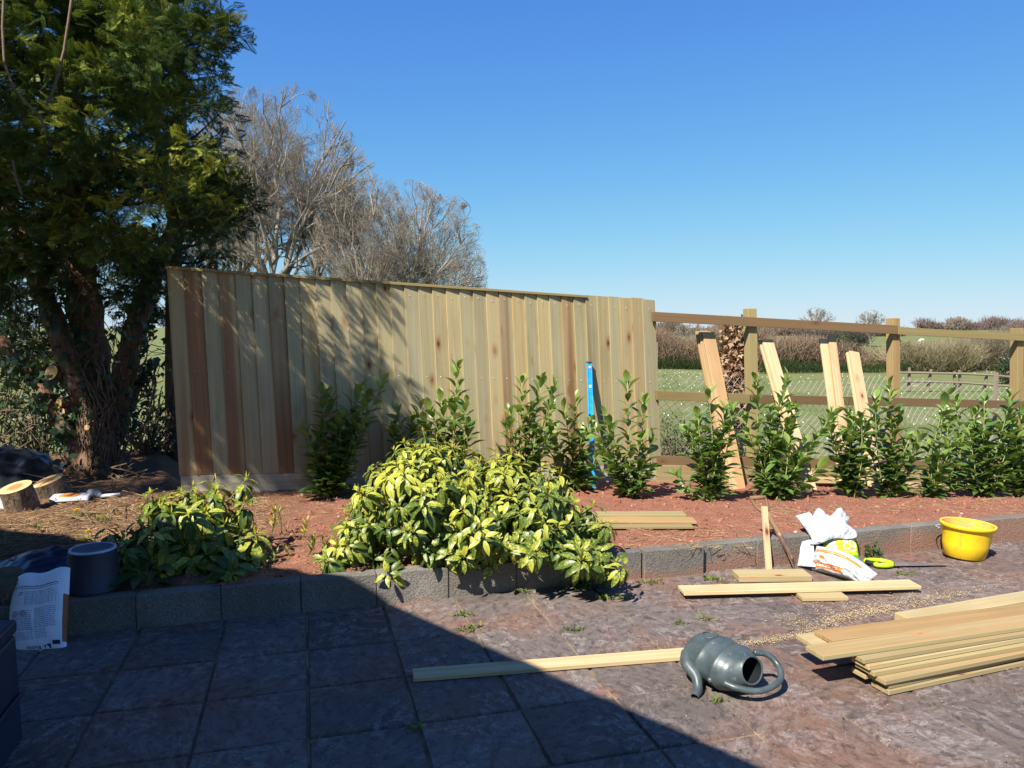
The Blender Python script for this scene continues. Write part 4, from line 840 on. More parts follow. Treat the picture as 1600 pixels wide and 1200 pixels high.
SPU = leafmat('spurge leaf', [(.10, .15, .03), (.16, .20, .035), (.26, .27, .05)], .25, .5, .3); DOCK = leafmat('dock leaf', [(.03, .075, .02), (.05, .10, .03)], .2, .4, .4); DLEAF = leaf_t(4, .6, .45, .2, .4)
for (px, py, h, lb, mt) in ((424, 836, .28, 'tallest thin seedling with a bright tip between the two spotted bushes', BUD), (440, 832, .2, 'short seedling close beside the tallest one', SPU), (472, 842, .15, 'seedling with a yellow tip in the middle of the bare soil', BUD), (395, 848, .14, 'dull green seedling at the right edge of the smaller spotted bush', SPU),
    (482, 868, .16, 'drooping pale seedling near the block wall left of the large bush', SPU), (452, 870, .12, 'seedling curling over dark soil behind the wall', SPU), (508, 872, .16, 'broad leaved seedling just left of the large spotted bush', SPU), (368, 886, .12, 'yellow green shoots in shade behind the wall', BUD), (420, 884, .13, 'spurge like seedling in shade right beside the wall top', SPU), (556, 868, .09, 'low grassy seedling by the wall left of the large bush', SPU), (66, 832, .05, 'small green weed in the sunny straw', SPU), (160, 818, .06, 'pale green weed at the sunny edge near the white and orange tray', SPU)):
    seedling(px, py, h, lb, mat=mt)
b = PS(230, 915); t = thing('dock_plant', tuple(b), 'broad leaved green dock growing between the tub and the smaller spotted bush', 'plant'); mb = MB(); P, Y, Z, Sz = [], [], [], []
for i in range(9):
    a = i * .7 + 2.6; o = Vector((math.cos(a), math.sin(a), 0)); q = b + o * random.uniform(.02, .07) + Vector((0, 0, random.uniform(.02, .12))); tube(mb, [b, q], [.004, .003], 5); P.append(q[:]); Y.append((o + Vector((0, -.2, random.uniform(-.1, .5))))[:]); Z.append((0, 0, 1)); Sz.append(random.uniform(.12, .205))
mb.build('stem', AST, t); V, Q, r, uv = scatter(DLEAF, P, Y, Z, Sz); build_np('leaves', V, Q, DOCK, t, r=r, uv=uv, smooth=True)
# dandelions
YEL = plain('yellow petals', (.75, .50, .02), .7, .1, .1)
for px, py, lb in ((121, 808, 'yellow dandelion flowering in the sun near the white and orange tray'), (139, 842, 'yellow dandelion in shade above the dark tub')):
    b = PS(px, py); t = thing('dandelion', tuple(b), lb, 'flower', 'dandelions in the bed'); q = b + Vector((0, -.01, .05)); mb = MB(); tube(mb, [b, q], [.002, .002], 5); mb.build('stem', AST, t)
    n = 46; a = np.arange(n) * 2.4; e = np.sqrt(np.arange(n) / n) * 1.4; d = np.stack([np.cos(a) * np.sin(e), np.sin(a) * np.sin(e), np.cos(e)], 1); V, Q, r, uv = scatter(BLEAF, np.repeat([q[:]], n, 0), d, np.stack([-np.cos(a), -np.sin(a), np.ones(n) * .3], 1), .026); build_np('flower_head', V, Q, YEL, t, r=r, uv=uv)
    n = 12; a = np.arange(n) * .52; V, Q, r, uv = scatter(leaf_t(3, .22, .6, .2, .1), np.repeat([b[:]], n, 0), np.stack([np.cos(a), np.sin(a), np.full(n, .35)], 1), np.repeat([[0, 0, 1.]], n, 0), RNG.uniform(.06, .1, n)); build_np('leaves', V, Q, SPU, t, r=r, uv=uv)
# weeds in the patio joints
WEED = leafmat('joint weed', [(.06, .10, .02), (.11, .16, .03), (.22, .23, .06)], .25, .5, .3)
for i, (px, py, s_, lb) in enumerate(((722, 961, .8, 'small weed tuft in the paving near the tip of the shadow, lower of two'), (814, 926, 1.0, 'weed tuft at the wall foot under the middle of the spotted bush'), (731, 984, .9, 'weed tuft on the edge of the large shadow'), (908, 918, 1.6, 'largest weed clump at the wall foot under the spotted bush'), (952, 936, 1.1, 'weed clump in the paving just right of the largest clump'), (896, 986, .7, 'tiny weeds along a paving joint in the sunlit middle'),
    (1016, 912, .9, 'weed at the wall foot where the spotted bush ends'), (1114, 907, 1.0, 'dry pale grass tuft left of the short thick board'), (1104, 968, .6, 'small weed in a joint below the left end of the long board'), (1062, 975, .5, 'faint weed in the joint left of the watering can'), (160, 985, .8, 'dark weed at the wall foot right of the white cement bag'), (204, 982, .6, 'small upright weed at the wall foot in shade'), (1412, 898, .6, 'weed on the paving below the saw blade'), (650, 1140, .5, 'weed in the dark paving joint below the batten'), (1119, 1096, .5, 'weed tuft in the joint under the watering can'))):
    b = PZ(px, py, 0); n = int(46 * s_); t = thing('weed_tuft', tuple(b), lb, 'weed', 'weeds in the patio joints'); p = np.array(b) + RNG.normal(size=(n, 3)) * [.045 * s_, .022 * s_, 0]; d = RNG.normal(size=(n, 3)) * [.8, .8, .3] + [0, 0, .75]
    V, Q, r, uv = scatter(leaf_t(2, .3, .5, .3, .3), p, d, RNG.normal(size=(n, 3)) + [0, 0, .5], RNG.uniform(.02, .05, n) * (.7 + .3 * s_)); build_np('leaves', V, Q, WEED, t, r=r, uv=uv)
# ------------------------------------------------------------------ beyond the fence
def brush(name, p0, p1, h, depth, n, cols, label, cat, group=None, leafy=0, lcols=None, lean=.35, tw=(.006, .016), zb=None, kind=None):
    """a hedge of bare stems (and leaves) running p0->p1"""
    p0, p1 = Vector(p0), Vector(p1); t = thing(name, tuple(p0.lerp(p1, .5)), label, cat, group); f = RNG.random(n); L = (p1 - p0).length; per = np.array(Vector((p1.y - p0.y, -(p1.x - p0.x), 0)).normalized())
    hh = h * (.55 + .9 * vnoise(f * L / (h * 1.1), f * 0, int(L * 7) % 50)); bx = np.array(p0)[None] * (1 - f[:, None]) + np.array(p1)[None] * f[:, None] + per * RNG.uniform(-1, 1, (n, 1)) * depth * .5; bx[:, 2] = zt(bx[:, 0], bx[:, 1]) if zb is None else zb
    t0 = RNG.random(n) ** 1.3 * .75; d = nrm(RNG.normal(size=(n, 3)) * [lean, lean, .15] + [0, 0, 1]); A = bx + d * (hh * t0)[:, None] + RNG.normal(size=(n, 3)) * [.1, .1, 0]; ln = hh * (1 - t0) * RNG.uniform(.4, 1, n); mid = A + d * (ln * .55)[:, None]; d2 = nrm(d + RNG.normal(size=(n, 3)) * .3); B = mid + d2 * (ln * .5)[:, None]
    rr = RNG.uniform(*tw, n); V, Q = segs(np.concatenate([A, mid]), np.concatenate([mid, B]), np.concatenate([rr, rr * .7]), np.concatenate([rr * .7, rr * .35]), 3); m = M(name + ' stems', .95, .05); m.color(m.ramp(m.attr(), [(i / (len(cols) - 1), c) for i, c in enumerate(cols)])); r = RNG.random(n)
    build_np('stems', V, Q, m.m, t, r=np.repeat(np.concatenate([r, r]), 3))
    if leafy:
        f = RNG.random(leafy); p = np.array(p0)[None] * (1 - f[:, None]) + np.array(p1)[None] * f[:, None] + per * RNG.uniform(-1, 1, (leafy, 1)) * depth * .55; p[:, 2] = (zt(p[:, 0], p[:, 1]) if zb is None else zb) + h * .75 * RNG.random(leafy) ** 1.2 * (.5 + .8 * vnoise(f * L / h, f * 0, 3))
        V, Q, r, uv = scatter(LSH, p, runit(leafy), runit(leafy), RNG.uniform(.5, 1, leafy) * h * .10); build_np('leaves', V, Q, leafmat(name + ' leaves', lcols, .2, .6, .2, None, None, 0), t, r=r, uv=uv)
    return t
BRN = [(.15, .10, .07), (.24, .165, .115), (.33, .24, .165), (.20, .15, .09)]; TAN = [(.19, .15, .085), (.27, .22, .13), (.36, .305, .19), (.23, .21, .11)]; DKG = [(.012, .025, .010), (.025, .045, .015), (.05, .075, .022)]; OLV = [(.05, .06, .02), (.09, .095, .03), (.14, .13, .05)]
def hedge(name, a, b, py, ptop, n, cols, label, leafy=0, lcols=None, depth=1.5, tw=(.006, .016), lean=.35, cat='hedge', group=None):
    p, q = PT(a, py[0]), PT(b, py[1]); h = (py[0] - ptop) / F * p.y; return brush(name, p, q, h, depth, n, cols, label, cat, group, leafy, lcols, lean, tw)
hedge('field_hedge', 1000, 1180, (574, 578), 508, 9000, BRN, 'brown bare hedge along the field edge behind the small shed', 5000, OLV, 2.5, (.010, .024))
hedge('field_hedge', 985, 1205, (577, 580), 557, 1500, DKG, 'dark low evergreen hedge in front of the brown hedge', 6000, DKG, 1.0)
hedge('field_hedge', 1170, 1330, (580, 580), 508, 9000, BRN, 'brown bare hedge beyond the chain link behind the wide leaning plank', 3500, DKG, 2.5, (.010, .024))
hedge('field_hedge', 1190, 1420, (584, 582), 563, 1500, DKG, 'dark shady hedge bottom along the field right of the second post', 7000, DKG, 1.0)
hedge('field_hedge', 1255, 1350, (541, 540), 516, 2500, [(.06, .05, .05), (.10, .085, .07)], 'darker distant hedge under the top rail between second and third posts', 4000, DKG, 3, (.02, .05))
hedge('hazel_thicket', 1395, 1500, (578, 580), 517, 11000, TAN, 'olive brown hazel thicket right of the third post', 3500, OLV, 3.0, (.008, .018), .5, 'thicket')
hedge('hazel_thicket', 1480, 1600, (577, 579), 526, 8000, [(.17, .13, .09), (.25, .20, .14), (.32, .27, .20)], 'greyer bare thicket behind the old rail fence near the last post', 900, OLV, 3.0, (.008, .018), .5, 'thicket')
hedge('hazel_thicket', 1290, 1400, (575, 575), 535, 6000, TAN, 'tan bare thicket between the shortest leaning plank and the third post', 2500, OLV, 2.0, (.008, .018), .5, 'thicket')
hedge('hill_hedge', 1440, 1585, (516, 516), 498, 5000, [(.12, .085, .075), (.18, .14, .12), (.24, .19, .16)], 'distant bare hedge on the skyline above the top rail', 1200, [(.07, .06, .05), (.11, .10, .07)], 8, (.05, .12), .5)
hedge('hill_hedge', 1580, 1690, (518, 518), 500, 2500, [(.12, .085, .075), (.18, .14, .12), (.24, .19, .16)], 'distant skyline hedge at the far right beside the last post', 800, [(.07, .06, .05), (.11, .10, .07)], 8, (.05, .12), .5)
hedge('hill_hedge', 1030, 1260, (524, 524), 506, 6000, [(.12, .085, .07), (.18, .13, .10), (.22, .17, .13)], 'distant brown hedgerow on the skyline behind the second post', 2500, OLV, 8, (.05, .12), .5)
hedge('hill_hedge', 1250, 1400, (526, 525), 511, 3500, [(.10, .085, .075), (.15, .12, .10)], 'far dark hedgerow under the top rail left of the third post', 2500, DKG, 8, (.05, .12), .5)
hedge('hazel_thicket', 1585, 2100, (578, 580), 528, 9000, TAN, 'tan bare thicket carrying on past the last post to the right', 3000, OLV, 3.0, (.008, .018), .5, 'thicket')
hedge('hill_hedge', 1680, 2300, (518, 518), 499, 5000, [(.12, .085, .075), (.18, .14, .12), (.24, .19, .16)], 'far skyline hedge running on beyond the right end of the frame', 1500, [(.07, .06, .05), (.11, .10, .07)], 8, (.05, .12), .5)
for a in (('small bare tree on the skyline left of the third post', 1360, 120, 484, 26, 5, 3), ('hazy bare tree on the skyline right of the second post', 1276, 130, 481, 32, 5, 5), ('faint bare tree on the skyline just right of the boarded fence', 1078, 110, 503, 30, 5, 7), ('wide bare tree top in the distance above the last bay', 1493, 200, 494, 22, 5, 11), ('slim bare tree in the hedge beside the second post', 1195, 60, 512, 20, 4, 17)):
    bare_tree(a[0], a[1], a[2], a[3], a[4], a[5], 'bare trees along the skyline', a[6], 0, .22, 5, .8, tw=.018 * a[2] / 100, kids=(3, 5))
# rough old rail fence in the field
OLDF = thing('rail_fence', tuple(PT(1500, 610)), 'weathered grey rail fence with leaning posts in the field', 'fence')
def fpt(px, py, Y): return PY(px, py, Y)
YF = PT(1500, 614).y
for (x0, y0, x1, y1) in ((1448, 610, 1455, 577), (1493, 612, 1491, 580), (1501, 606, 1499, 578), (1536, 614, 1543, 579), (1576, 612, 1582, 583), (1420, 604, 1421, 574)):
    mb = MB(); tube(mb, [fpt(x0, y0 + 6, YF), fpt(x1, y1, YF)], [.065, .055], 7); mb.build('post', W_OLD, OLDF)
for pts in ([(1405, 582), (1450, 583), (1500, 584), (1545, 586), (1590, 590)], [(1412, 596), (1450, 596.5), (1500, 598), (1545, 601), (1580, 604)]):
    mb = MB(); tube(mb, [fpt(a, b, YF - .12) for a, b in pts], .048, 6); mb.build('rail', W_OLD, OLDF)
# small shed by the hedge
p = PT(1030, 575); wd = 30 / F * p.y; hh = 27 / F * p.y; sh_ = thing('shed', tuple(p), 'small brown wooden shed by the hedge at the end of the boards', 'shed'); mb = MB(); box(mb, p + Vector((-wd * .8, 0, -.1)), (wd * 1.4, 0, 0), (0, 2, 0), (0, 0, hh)); mb.build('wall', plain('shed boards', (.16, .115, .10), .9, .1, .2, 3), sh_)
mb = MB(); box(mb, p + Vector((-wd * .9, -.15, hh - .1)), (wd * 1.55, 0, 0), (0, 2.3, .3), (0, 0, .12)); mb.build('roof', plain('shed roof felt', (.10, .09, .09), .9, .1), sh_); mb = MB(); box(mb, p + Vector((wd * .12, -.04, 0)), (.07, 0, 0), (0, .04, 0), (0, 0, hh - .25)); mb.build('door_post', WHT, sh_)
# white pony far behind the thicket
p = PY(1440, 530, 60); gz_ = float(zt(p.x, 60)); KP = .36
ho = thing('grazing_pony', (p.x, 60, gz_), 'small white pony grazing on the rise beyond the thicket', 'pony'); mb = MB(); z0 = p.z - .05
def hp_(dx, dy, dz): return (p.x + dx * KP, 60 + dy * KP, z0 + dz * KP)
tube(mb, [hp_(-.35, 0, 0), hp_(-.2, 0, .04), hp_(.1, 0, 0), hp_(.42, 0, .03), hp_(.55, 0, -.05)], [.14 * KP, .22 * KP, .20 * KP, .23 * KP, .1 * KP], 10)
tube(mb, [hp_(-.25, 0, .05), hp_(-.5, -.05, -.05), hp_(-.66, -.1, -.25), hp_(-.76, -.1, -.38)], [.14 * KP, .10 * KP, .09 * KP, .05 * KP], 8)
for dx in (-.3, -.2, .38, .48):
    e_ = hp_(dx, 0, -.6); tube(mb, [hp_(dx, .08 if dx in (-.2, .48) else -.08, -.08), hp_(dx + .03, 0, -.38), (e_[0], e_[1], min(e_[2], gz_))], [.08 * KP, .045 * KP, .04 * KP], 6)
mb.build('body', plain('white coat', (.72, .69, .63), .8, .1, .08), ho, smooth=True)
# ivy-clad dead stump by the second post, evergreen by it, low shrub by the boards
dp = PY(1152, 640, 11.6); dp.z = float(zt(dp.x, dp.y)); st_ = thing('ivy_clad_stump', tuple(dp), 'stump clothed in dead brown leaves behind the second post', 'tree stump'); mb = MB(); hT = PY(1152, 500, 11.6).z - dp.z; tube(mb, [dp, dp + Vector((.02, 0, hT * .5)), dp + Vector((0, 0, hT * .93))], [.14, .12, .09], 9); mb.build('trunk', BARK, st_, smooth=True)
n = 2600; a = RNG.uniform(0, 6.28, n); u = RNG.random(n); rr = .30 * RNG.random(n) ** .4 * (1 - .25 * u) * (.8 + .4 * vnoise(u * 9, a, 3)); P = np.stack([dp.x + np.cos(a) * rr, dp.y + np.sin(a) * rr, dp.z + .1 + u * (hT - .05)], 1); o = np.stack([np.cos(a), np.sin(a), -.4 + 0 * a], 1)
DEAD = leafmat('dead ivy leaf', [(.16, .085, .045), (.30, .18, .10), (.42, .28, .17), (.22, .12, .07)], .2, .8, .1, None, None, 0); V, Q, r, uv = scatter(IVYT, P, nrm(o + RNG.normal(size=o.shape) * .5), nrm(o + RNG.normal(size=o.shape) * .6 + [0, 0, .6]), RNG.uniform(.05, .10, n)); build_np('dead_leaves', V, Q, DEAD, st_, r=r, uv=uv)
def back_shrub(px, py, Y, rx, h, n, lb, mat, size=(.04, .08)):
    p = PY(px, py, Y); p.z = float(zt(p.x, p.y)); return shrub('field_shrub', lb, 'shrub', p, rx, .35, h, n, mat, size)
MIDG = leafmat('mid green shrub leaf', [(.025, .05, .015), (.05, .09, .025), (.10, .14, .04)], .2, .5, .3)
back_shrub(1128, 640, 11.3, .26, 1.35, 900, 'green ivy bush between the leaning planks and the brown stump', MIDG)
back_shrub(1060, 712, 10.0, .55, .92, 2600, 'dark twiggy shrub behind the rails at the end of the boards', leafmat('dull shrub leaf', [(.02, .028, .012), (.05, .05, .022), (.13, .10, .055)], .2, .7, .2), (.025, .055))
back_shrub(1140, 690, 10.4, .35, .75, 1000, 'dark shrub low behind the three stacked planks', SHRUB)
back_shrub(1580, 580, 36, .75, 1.25, 700, 'dark green conifer bush by the last post in the distance', SHRUB, (.12, .22))
back_shrub(1218, 690, 10.6, .2, .7, 300, 'small bush low behind the wide leaning plank', MIDG)
# daisies and grass blades on the near field
n = 420; Y = 11 + 36 * RNG.random(n) ** .75; X = Y * RNG.uniform(.14, .78, n); Zf = zt(X, Y); kk = vnoise(X * .5, Y * .5, 8) > .38; P = np.stack([X, Y, Zf + .03], 1)[kk]
hx = np.array([(math.cos(a), math.sin(a), 0) for a in np.linspace(0, 6.283, 7)[:-1]]); Vd = (P[:, None] + hx[None] * (RNG.uniform(.009, .017, (len(P), 1, 1)))); Vd[:, :, 2] += (hx[:, 1] * .02)[None]; Qd = np.arange(len(P) * 6).reshape(-1, 6)
tag(build_np('daisies', Vd.reshape(-1, 3), Qd, plain('daisy petals', (.75, .74, .68), .8, .1, .05), origin=(0, 0, 0)), 'white daisies dotted over the field grass', 'flowers', kind='stuff')
n = 26000; Y = 8.3 + 14 * RNG.random(n) ** 1.6; X = Y * RNG.uniform(-.7, .8, n); P = np.stack([X, Y, zt(X, Y)], 1); V, Q, r, uv = scatter(leaf_t(1, .14, .5, .1, .2), P, RNG.normal(size=(n, 3)) * [.4, .4, .1] + [0, 0, 1], RNG.normal(size=(n, 3)) + [0, 0, .5], RNG.uniform(.04, .10, n))
GRB = leafmat('grass blade', [(.06, .095, .025), (.10, .145, .04), (.17, .19, .07)], .3, .7, .2, None, None, 0); tag(build_np('grass', V, Q, GRB, r=r, uv=uv, origin=(0, 0, 0)), 'rough green grass on the field just beyond the fences', 'grass', kind='stuff')
# ------------------------------------------------------------------ timber on the ground
def plank(px, ang, L, W, T, z0, mat, label, group='loose boards', name='timber_board', r=None, p1=None, tilt=0.0):
    """near bottom left corner at photo point px on height z0; runs to the right at angle ang (or to point p1)"""
    a = PZ(px[0], px[1], z0); d = (PZ(p1[0], p1[1], z0) - a) if p1 else Vector((math.cos(ang), math.sin(ang), 0)) * L; u = d.normalized(); n = Vector((-u.y, u.x, 0)); d = d + Vector((0, 0, tilt * d.length))
    mb = MB(); box(mb, a, d, n * W, (0, 0, T), random.random() if r is None else r); o = mb.build(name, mat, bevel=.0025); return tag(o, label, 'board', group)
plank((646, 1066), 0, 0, .105, .022, .004, W_NEW, 'long pale batten lying half in the big shadow, its end behind the watering can', p1=(1084, 1031), r=.15)
plank((1254, 940), 0, 0, .135, .024, .003, W_PILE, 'small offcut under the long board on the paving', p1=(1326, 939), r=.4)
plank((1069, 931), 0, 0, .135, .022, .030, W_NEW, 'long board on the paving in front of the bags', p1=(1440, 921), r=.5)
plank((1155, 910), 0, 0, .155, .040, .004, W_PILE, 'short thick board lying at the foot of the spade', p1=(1269, 909), r=.3)
def soil_plank(p0, p1, W, T, lift, mat, label):
    a, b = PS(*p0), PS(*p1); a.z += lift; b.z += lift; u = (b - a).normalized(); n = Vector((-u.y, u.x, 0)); mb = MB(); box(mb, a, b - a, n * W, (0, 0, T), random.random()); tag(mb.build('timber_board', mat, bevel=.003), label, 'board', 'boards on the soil behind the spotted bush')
soil_plank((905, 829), (1084, 829), .07, .022, .012, W_PILE, 'board nearest the wall of the three on the soil beside the spotted bush')
soil_plank((930, 822), (1089, 823), .15, .02, .02, W_PILE, 'lower board of the two stacked on the soil beside the spotted bush')
soil_plank((915, 819), (1073, 818), .13, .022, .05, W_PILE, 'upper stained board of the two stacked on the soil beside the spotted bush')
G = 'timber pile at the lower right'; a20 = R(20.5); P_ = []
for k, lb in enumerate(('bottom board of the front stack in the timber pile', 'second board up in the front stack of the timber pile', 'top reddish board of the front stack in the timber pile')):
    c = PZ(1389, 1088, 0); d = Vector((math.cos(a20), math.sin(a20), 0)); n = Vector((-d.y, d.x, 0)); mb = MB(); box(mb, c + Vector((0, 0, .003 + k * .0255)) + d * (-.012 * k + .02 * (k == 1)) + n * (.007 * (k == 1)), d * 2.6 + n * (.0, .03, -.02)[k], n * .105, (0, 0, .0235), (.35, .6, .8)[k]); tag(mb.build('timber_board', W_PILE, bevel=.003), lb, 'board', G)
for (px, z0, W, T, L, an, r, lb) in (((1366, 1058), .078, .12, .023, 2.5, 18.6, .2, 'lower board of the middle stack in the timber pile'), ((1358, 1048), .103, .11, .023, 2.5, 19.2, .5, 'middle board of the middle stack in the timber pile'), ((1350, 1038), .128, .11, .021, 2.5, 18.2, .7, 'upper board of the middle stack, its end poking out left'),
    ((1352, 1062), .035, .085, .022, 1.6, 20, .3, 'short board end poking out low between the stacks of the timber pile'), ((1286, 1033), .150, .125, .023, 3.0, 17.0, .75, 'front wide board on top of the timber pile, reaching furthest left'), ((1301, 1008), .152, .135, .022, 3.0, 16.4, .95, 'rear wide board with orange stain on top of the timber pile'),
    ((1270, 1014), .125, .13, .024, 2.2, 16.6, .4, 'board end under the two top boards of the timber pile'), ((1405, 1040), .0, .14, .073, 2.4, 18, .25, 'hidden bearer at the back of the timber pile')):
    plank(px, R(an), L, W, T, z0, W_PILE, lb, G, r=r)
# bearer stack that carries the rear boards (seen only from the side)
c = PZ(1430, 1020, 0); d = Vector((math.cos(a20), math.sin(a20), 0)); n = Vector((-d.y, d.x, 0)); mb = MB(); box(mb, c + d * .1 + n * .10, d * 2.2, n * .13, (0, 0, .122), .5); tag(mb.build('timber_board', W_PILE, bevel=.003), 'thick rear timber low under the back of the timber pile', 'board', G)
# sawdust in the joints round the pile
P = []
def line(a, b, n, sp): 
    for _ in range(n): f = random.random(); q = PZ(a[0] + (b[0] - a[0]) * f + random.gauss(0, sp), a[1] + (b[1] - a[1]) * f + random.gauss(0, sp * .35), 0); P.append(q[:])
line((1285, 974), (1380, 952), 900, 10); line((1360, 960), (1450, 938), 800, 13); line((1440, 940), (1520, 925), 300, 9); line((1160, 1008), (1275, 990), 700, 8); line((1230, 965), (1290, 990), 600, 16); line((1300, 960), (1480, 930), 900, 22); line((1430, 1050), (1600, 1030), 300, 20); line((1240, 925), (1330, 990), 350, 14); line((1460, 935), (1600, 905), 300, 14)
P = np.array(P); n = len(P); sq = np.array([(-.5, -.35, 0), (.5, -.35, 0), (.4, .35, 0), (-.4, .4, 0)]); an = RNG.random(n) * 6.28; s_ = RNG.uniform(.0022, .0062, n); X = np.stack([np.cos(an), np.sin(an), RNG.normal(size=n) * .2], 1); Y = np.stack([-np.sin(an), np.cos(an), RNG.normal(size=n) * .2], 1)
V = P[:, None] + (sq[None, :, 0:1] * X[:, None] + sq[None, :, 1:2] * Y[:, None]) * s_[:, None, None]; V[:, :, 2] += .0065 + RNG.random((n, 1)) * .004
m = M('sawdust', .95, .05); m.color(m.ramp(m.attr(), [(0, (.38, .27, .11)), (.5, (.52, .39, .18)), (1, (.60, .48, .26))])); tag(build_np('sawdust', V.reshape(-1, 3), np.arange(n * 4).reshape(-1, 4), m.m, r=RNG.random(n), origin=(0, 0, 0)), 'yellow sawdust scattered along the paving joints by the timber pile', 'sawdust', kind='stuff')
# grit and leaf crumbs over the patio
P = np.array([PZ(random.uniform(-50, 1650), 900 + 300 * random.random() ** .8, 0)[:] for _ in range(1500)]); P = P[[sw(p[0], p[1])[1] < -.02 for p in P]]; n = len(P); s_ = .001 + .003 * RNG.random(n) ** 2; V = P[:, None] + iv[None] * s_[:, None, None]; V[:, :, 2] += .005
m = M('grit', .9, .1); m.color(m.ramp(m.attr(), [(0, (.10, .06, .035)), (.5, (.24, .13, .08)), (.8, (.36, .32, .27)), (1, (.10, .12, .03))])); tag(build_np('patio_grit', V.reshape(-1, 3), (iq[None] + (np.arange(n) * len(iv))[:, None, None]).reshape(-1, 3), m.m, r=np.repeat(RNG.random(n), len(iq)), origin=(0, 0, 0)), 'grit and crumbs scattered on the paving', 'grit', kind='stuff')
# ------------------------------------------------------------------ boards leaning on the frame
def lean_boards(base, top, W, specs, group='boards leaning on the fence frame'):
    b = PS(*base); b.z -= .01; t = FP(top[0], top[1], -.07); ax = (t - b); u = ax.normalized(); wd = (FE - u * FE.dot(u)).normalized(); nd = u.cross(wd); nd = nd if nd.y > 0 else -nd
    for k, (dw, dl, mat, lb) in enumerate(specs):
        o = b - wd * W / 2 + wd * dw + nd * (.0255 * k); mb = MB(); box(mb, o + u * max(0, -dl) * .0, ax + u * dl, wd * W, nd * .0235, random.random()); tag(mb.build('leaning_board', mat, bevel=.003), lb, 'board', group)
lean_boards((1156, 764), (1107, 519), .155, [(0, 0, W_NEW, 'front board of the three stacked leaning left of the second post'), (-.028, .015, W_NEW, 'middle board of the three stacked leaning left of the second post'), (-.05, .035, W_PILE, 'rear board of the three stacked leaning left of the second post')])
lean_boards((1268, 765), (1199, 530), .15, [(0, 0, W_NEW, 'front board of the pair sloping across the second post'), (-.025, .01, W_NEW, 'rear board of the pair sloping across the second post')])
lean_boards((1330, 766), (1300, 524), .105, [(0, 0, W_NEW, 'front board of the narrow pair leaning midway between second and third posts')])
lean_boards((1320, 765), (1287, 529), .10, [(0, 0, W_NEW, 'rear left board of the narrow pair leaning midway between second and third posts')])
lean_boards((1373, 766), (1335, 549), .135, [(0, 0, W_NEW, 'front board of the shortest leaning pair, left of the third post'), (-.024, .012, W_NEW, 'rear board of the shortest leaning pair, left of the third post')])
# ------------------------------------------------------------------ spirit level against the boards
BLU = M('blue anodised metal', .32, .5); nn = BLU.noise(BLU.obj, 18, 4); BLU.color(BLU.ramp(nn, [(.4, (.015, .27, .58)), (.75, (.03, .36, .70))])); BLU = BLU.m; GREY = plain('grey plastic', (.32, .33, .34), .5, .3, .1); CHR = plain('clear vial', (.62, .66, .60), .15, .6, .1)
b = PS(927, 765); tt = PL(920.5, 566, BL + fn * .04, fn); ax = tt - b; u = ax.normalized(); wd = (fe - u * fe.dot(u)).normalized(); nd = u.cross(wd); nd = nd if nd.y < 0 else -nd
lv = thing('spirit_level', tuple(b), 'bright blue spirit level leaning upright against the new boards', 'spirit level'); mb = MB(); L = ax.length
box(mb, b - wd * .027 - nd * .012, ax, wd * .054, nd * .018, .5); box(mb, b - wd * .027 + nd * .006, ax, wd * .008, nd * .006, .5); box(mb, b + wd * .019 + nd * .006, ax, wd * .008, nd * .006, .5); mb.build('body', BLU, lv, bevel=.002)
for f, w_, h in ((.955, .034, .034), (.80, .034, .04), (.30, .034, .034)):
    mb = MB(); lathe(mb, b + ax * f + nd * .006, nd, [(0, .0), (.004, .017), (.0065, .017), (.0068, .0)], 18, xref=wd); o = mb.build('vial_holder', GREY if f > .9 else CHR, lv); mb = MB(); lathe(mb, b + ax * f + nd * .0135, wd, [(-.012, .0), (-.012, .005), (.012, .005), (.012, 0)], 10); mb.build('vial', CHR, o)
for f in (.0, .992): mb = MB(); box(mb, b - wd * .0285 - nd * .013 + ax * f, ax * .009, wd * .057, nd * .027); mb.build('end_cap', plain('dark end cap', (.03, .03, .035), .5), lv)
# ------------------------------------------------------------------ bucket
YP = M('yellow plastic', .42, .4); nn = YP.noise(YP.map(YP.obj, (1, 1, .35)), 16, 6, .7, .6); n2 = YP.noise(YP.obj, 3, 3); YP.color(YP.mix(YP.ramp(nn, [(.52, 0), (.72, .55)]), YP.mix(YP.ramp(n2, [(.4, 0), (.7, .4)]), (.80, .52, .012), (.72, .42, .012)), (.36, .20, .05))).bump(nn, .12, .004); YP = YP.m
YIN = M('dirty bucket inside', .7, .2); nn = YIN.noise(YIN.obj, 9, 4); YIN.color(YIN.ramp(nn, [(.35, (.72, .42, .03)), (.6, (.62, .27, .10))])); YIN = YIN.m
c = PZ(1506, 871, 0); ax = Vector((.075, -.03, 1)).normalized(); bk = thing('bucket', tuple(c), 'dented yellow builders bucket standing by the block wall', 'bucket'); rx, rb, hh = .188, .147, .252; c = c + Vector((0, 0, .012))
mb = MB(); lathe(mb, c, ax, [(0, 0), (0, rb * .93), (.006, rb), (.10, rb + .018), (.2, rx - .014), (hh - .035, rx - .006), (hh - .034, rx + .004), (hh - .012, rx + .010), (hh - .002, rx + .008), (hh, rx + .002), (hh - .004, rx - .005)], 48, 1.0, .84, xref=(1, .12, 0)); mb.build('body', YP, bk, smooth=True)
mb = MB(); lathe(mb, c, ax, [(hh - .004, rx - .005), (hh - .04, rx - .012), (.14, rx - .03), (.02, rb - .008), (.012, rb - .03), (.012, 0)], 48, 1.0, .84, xref=(1, .12, 0)); mb.build('inside', YIN, bk, smooth=True)
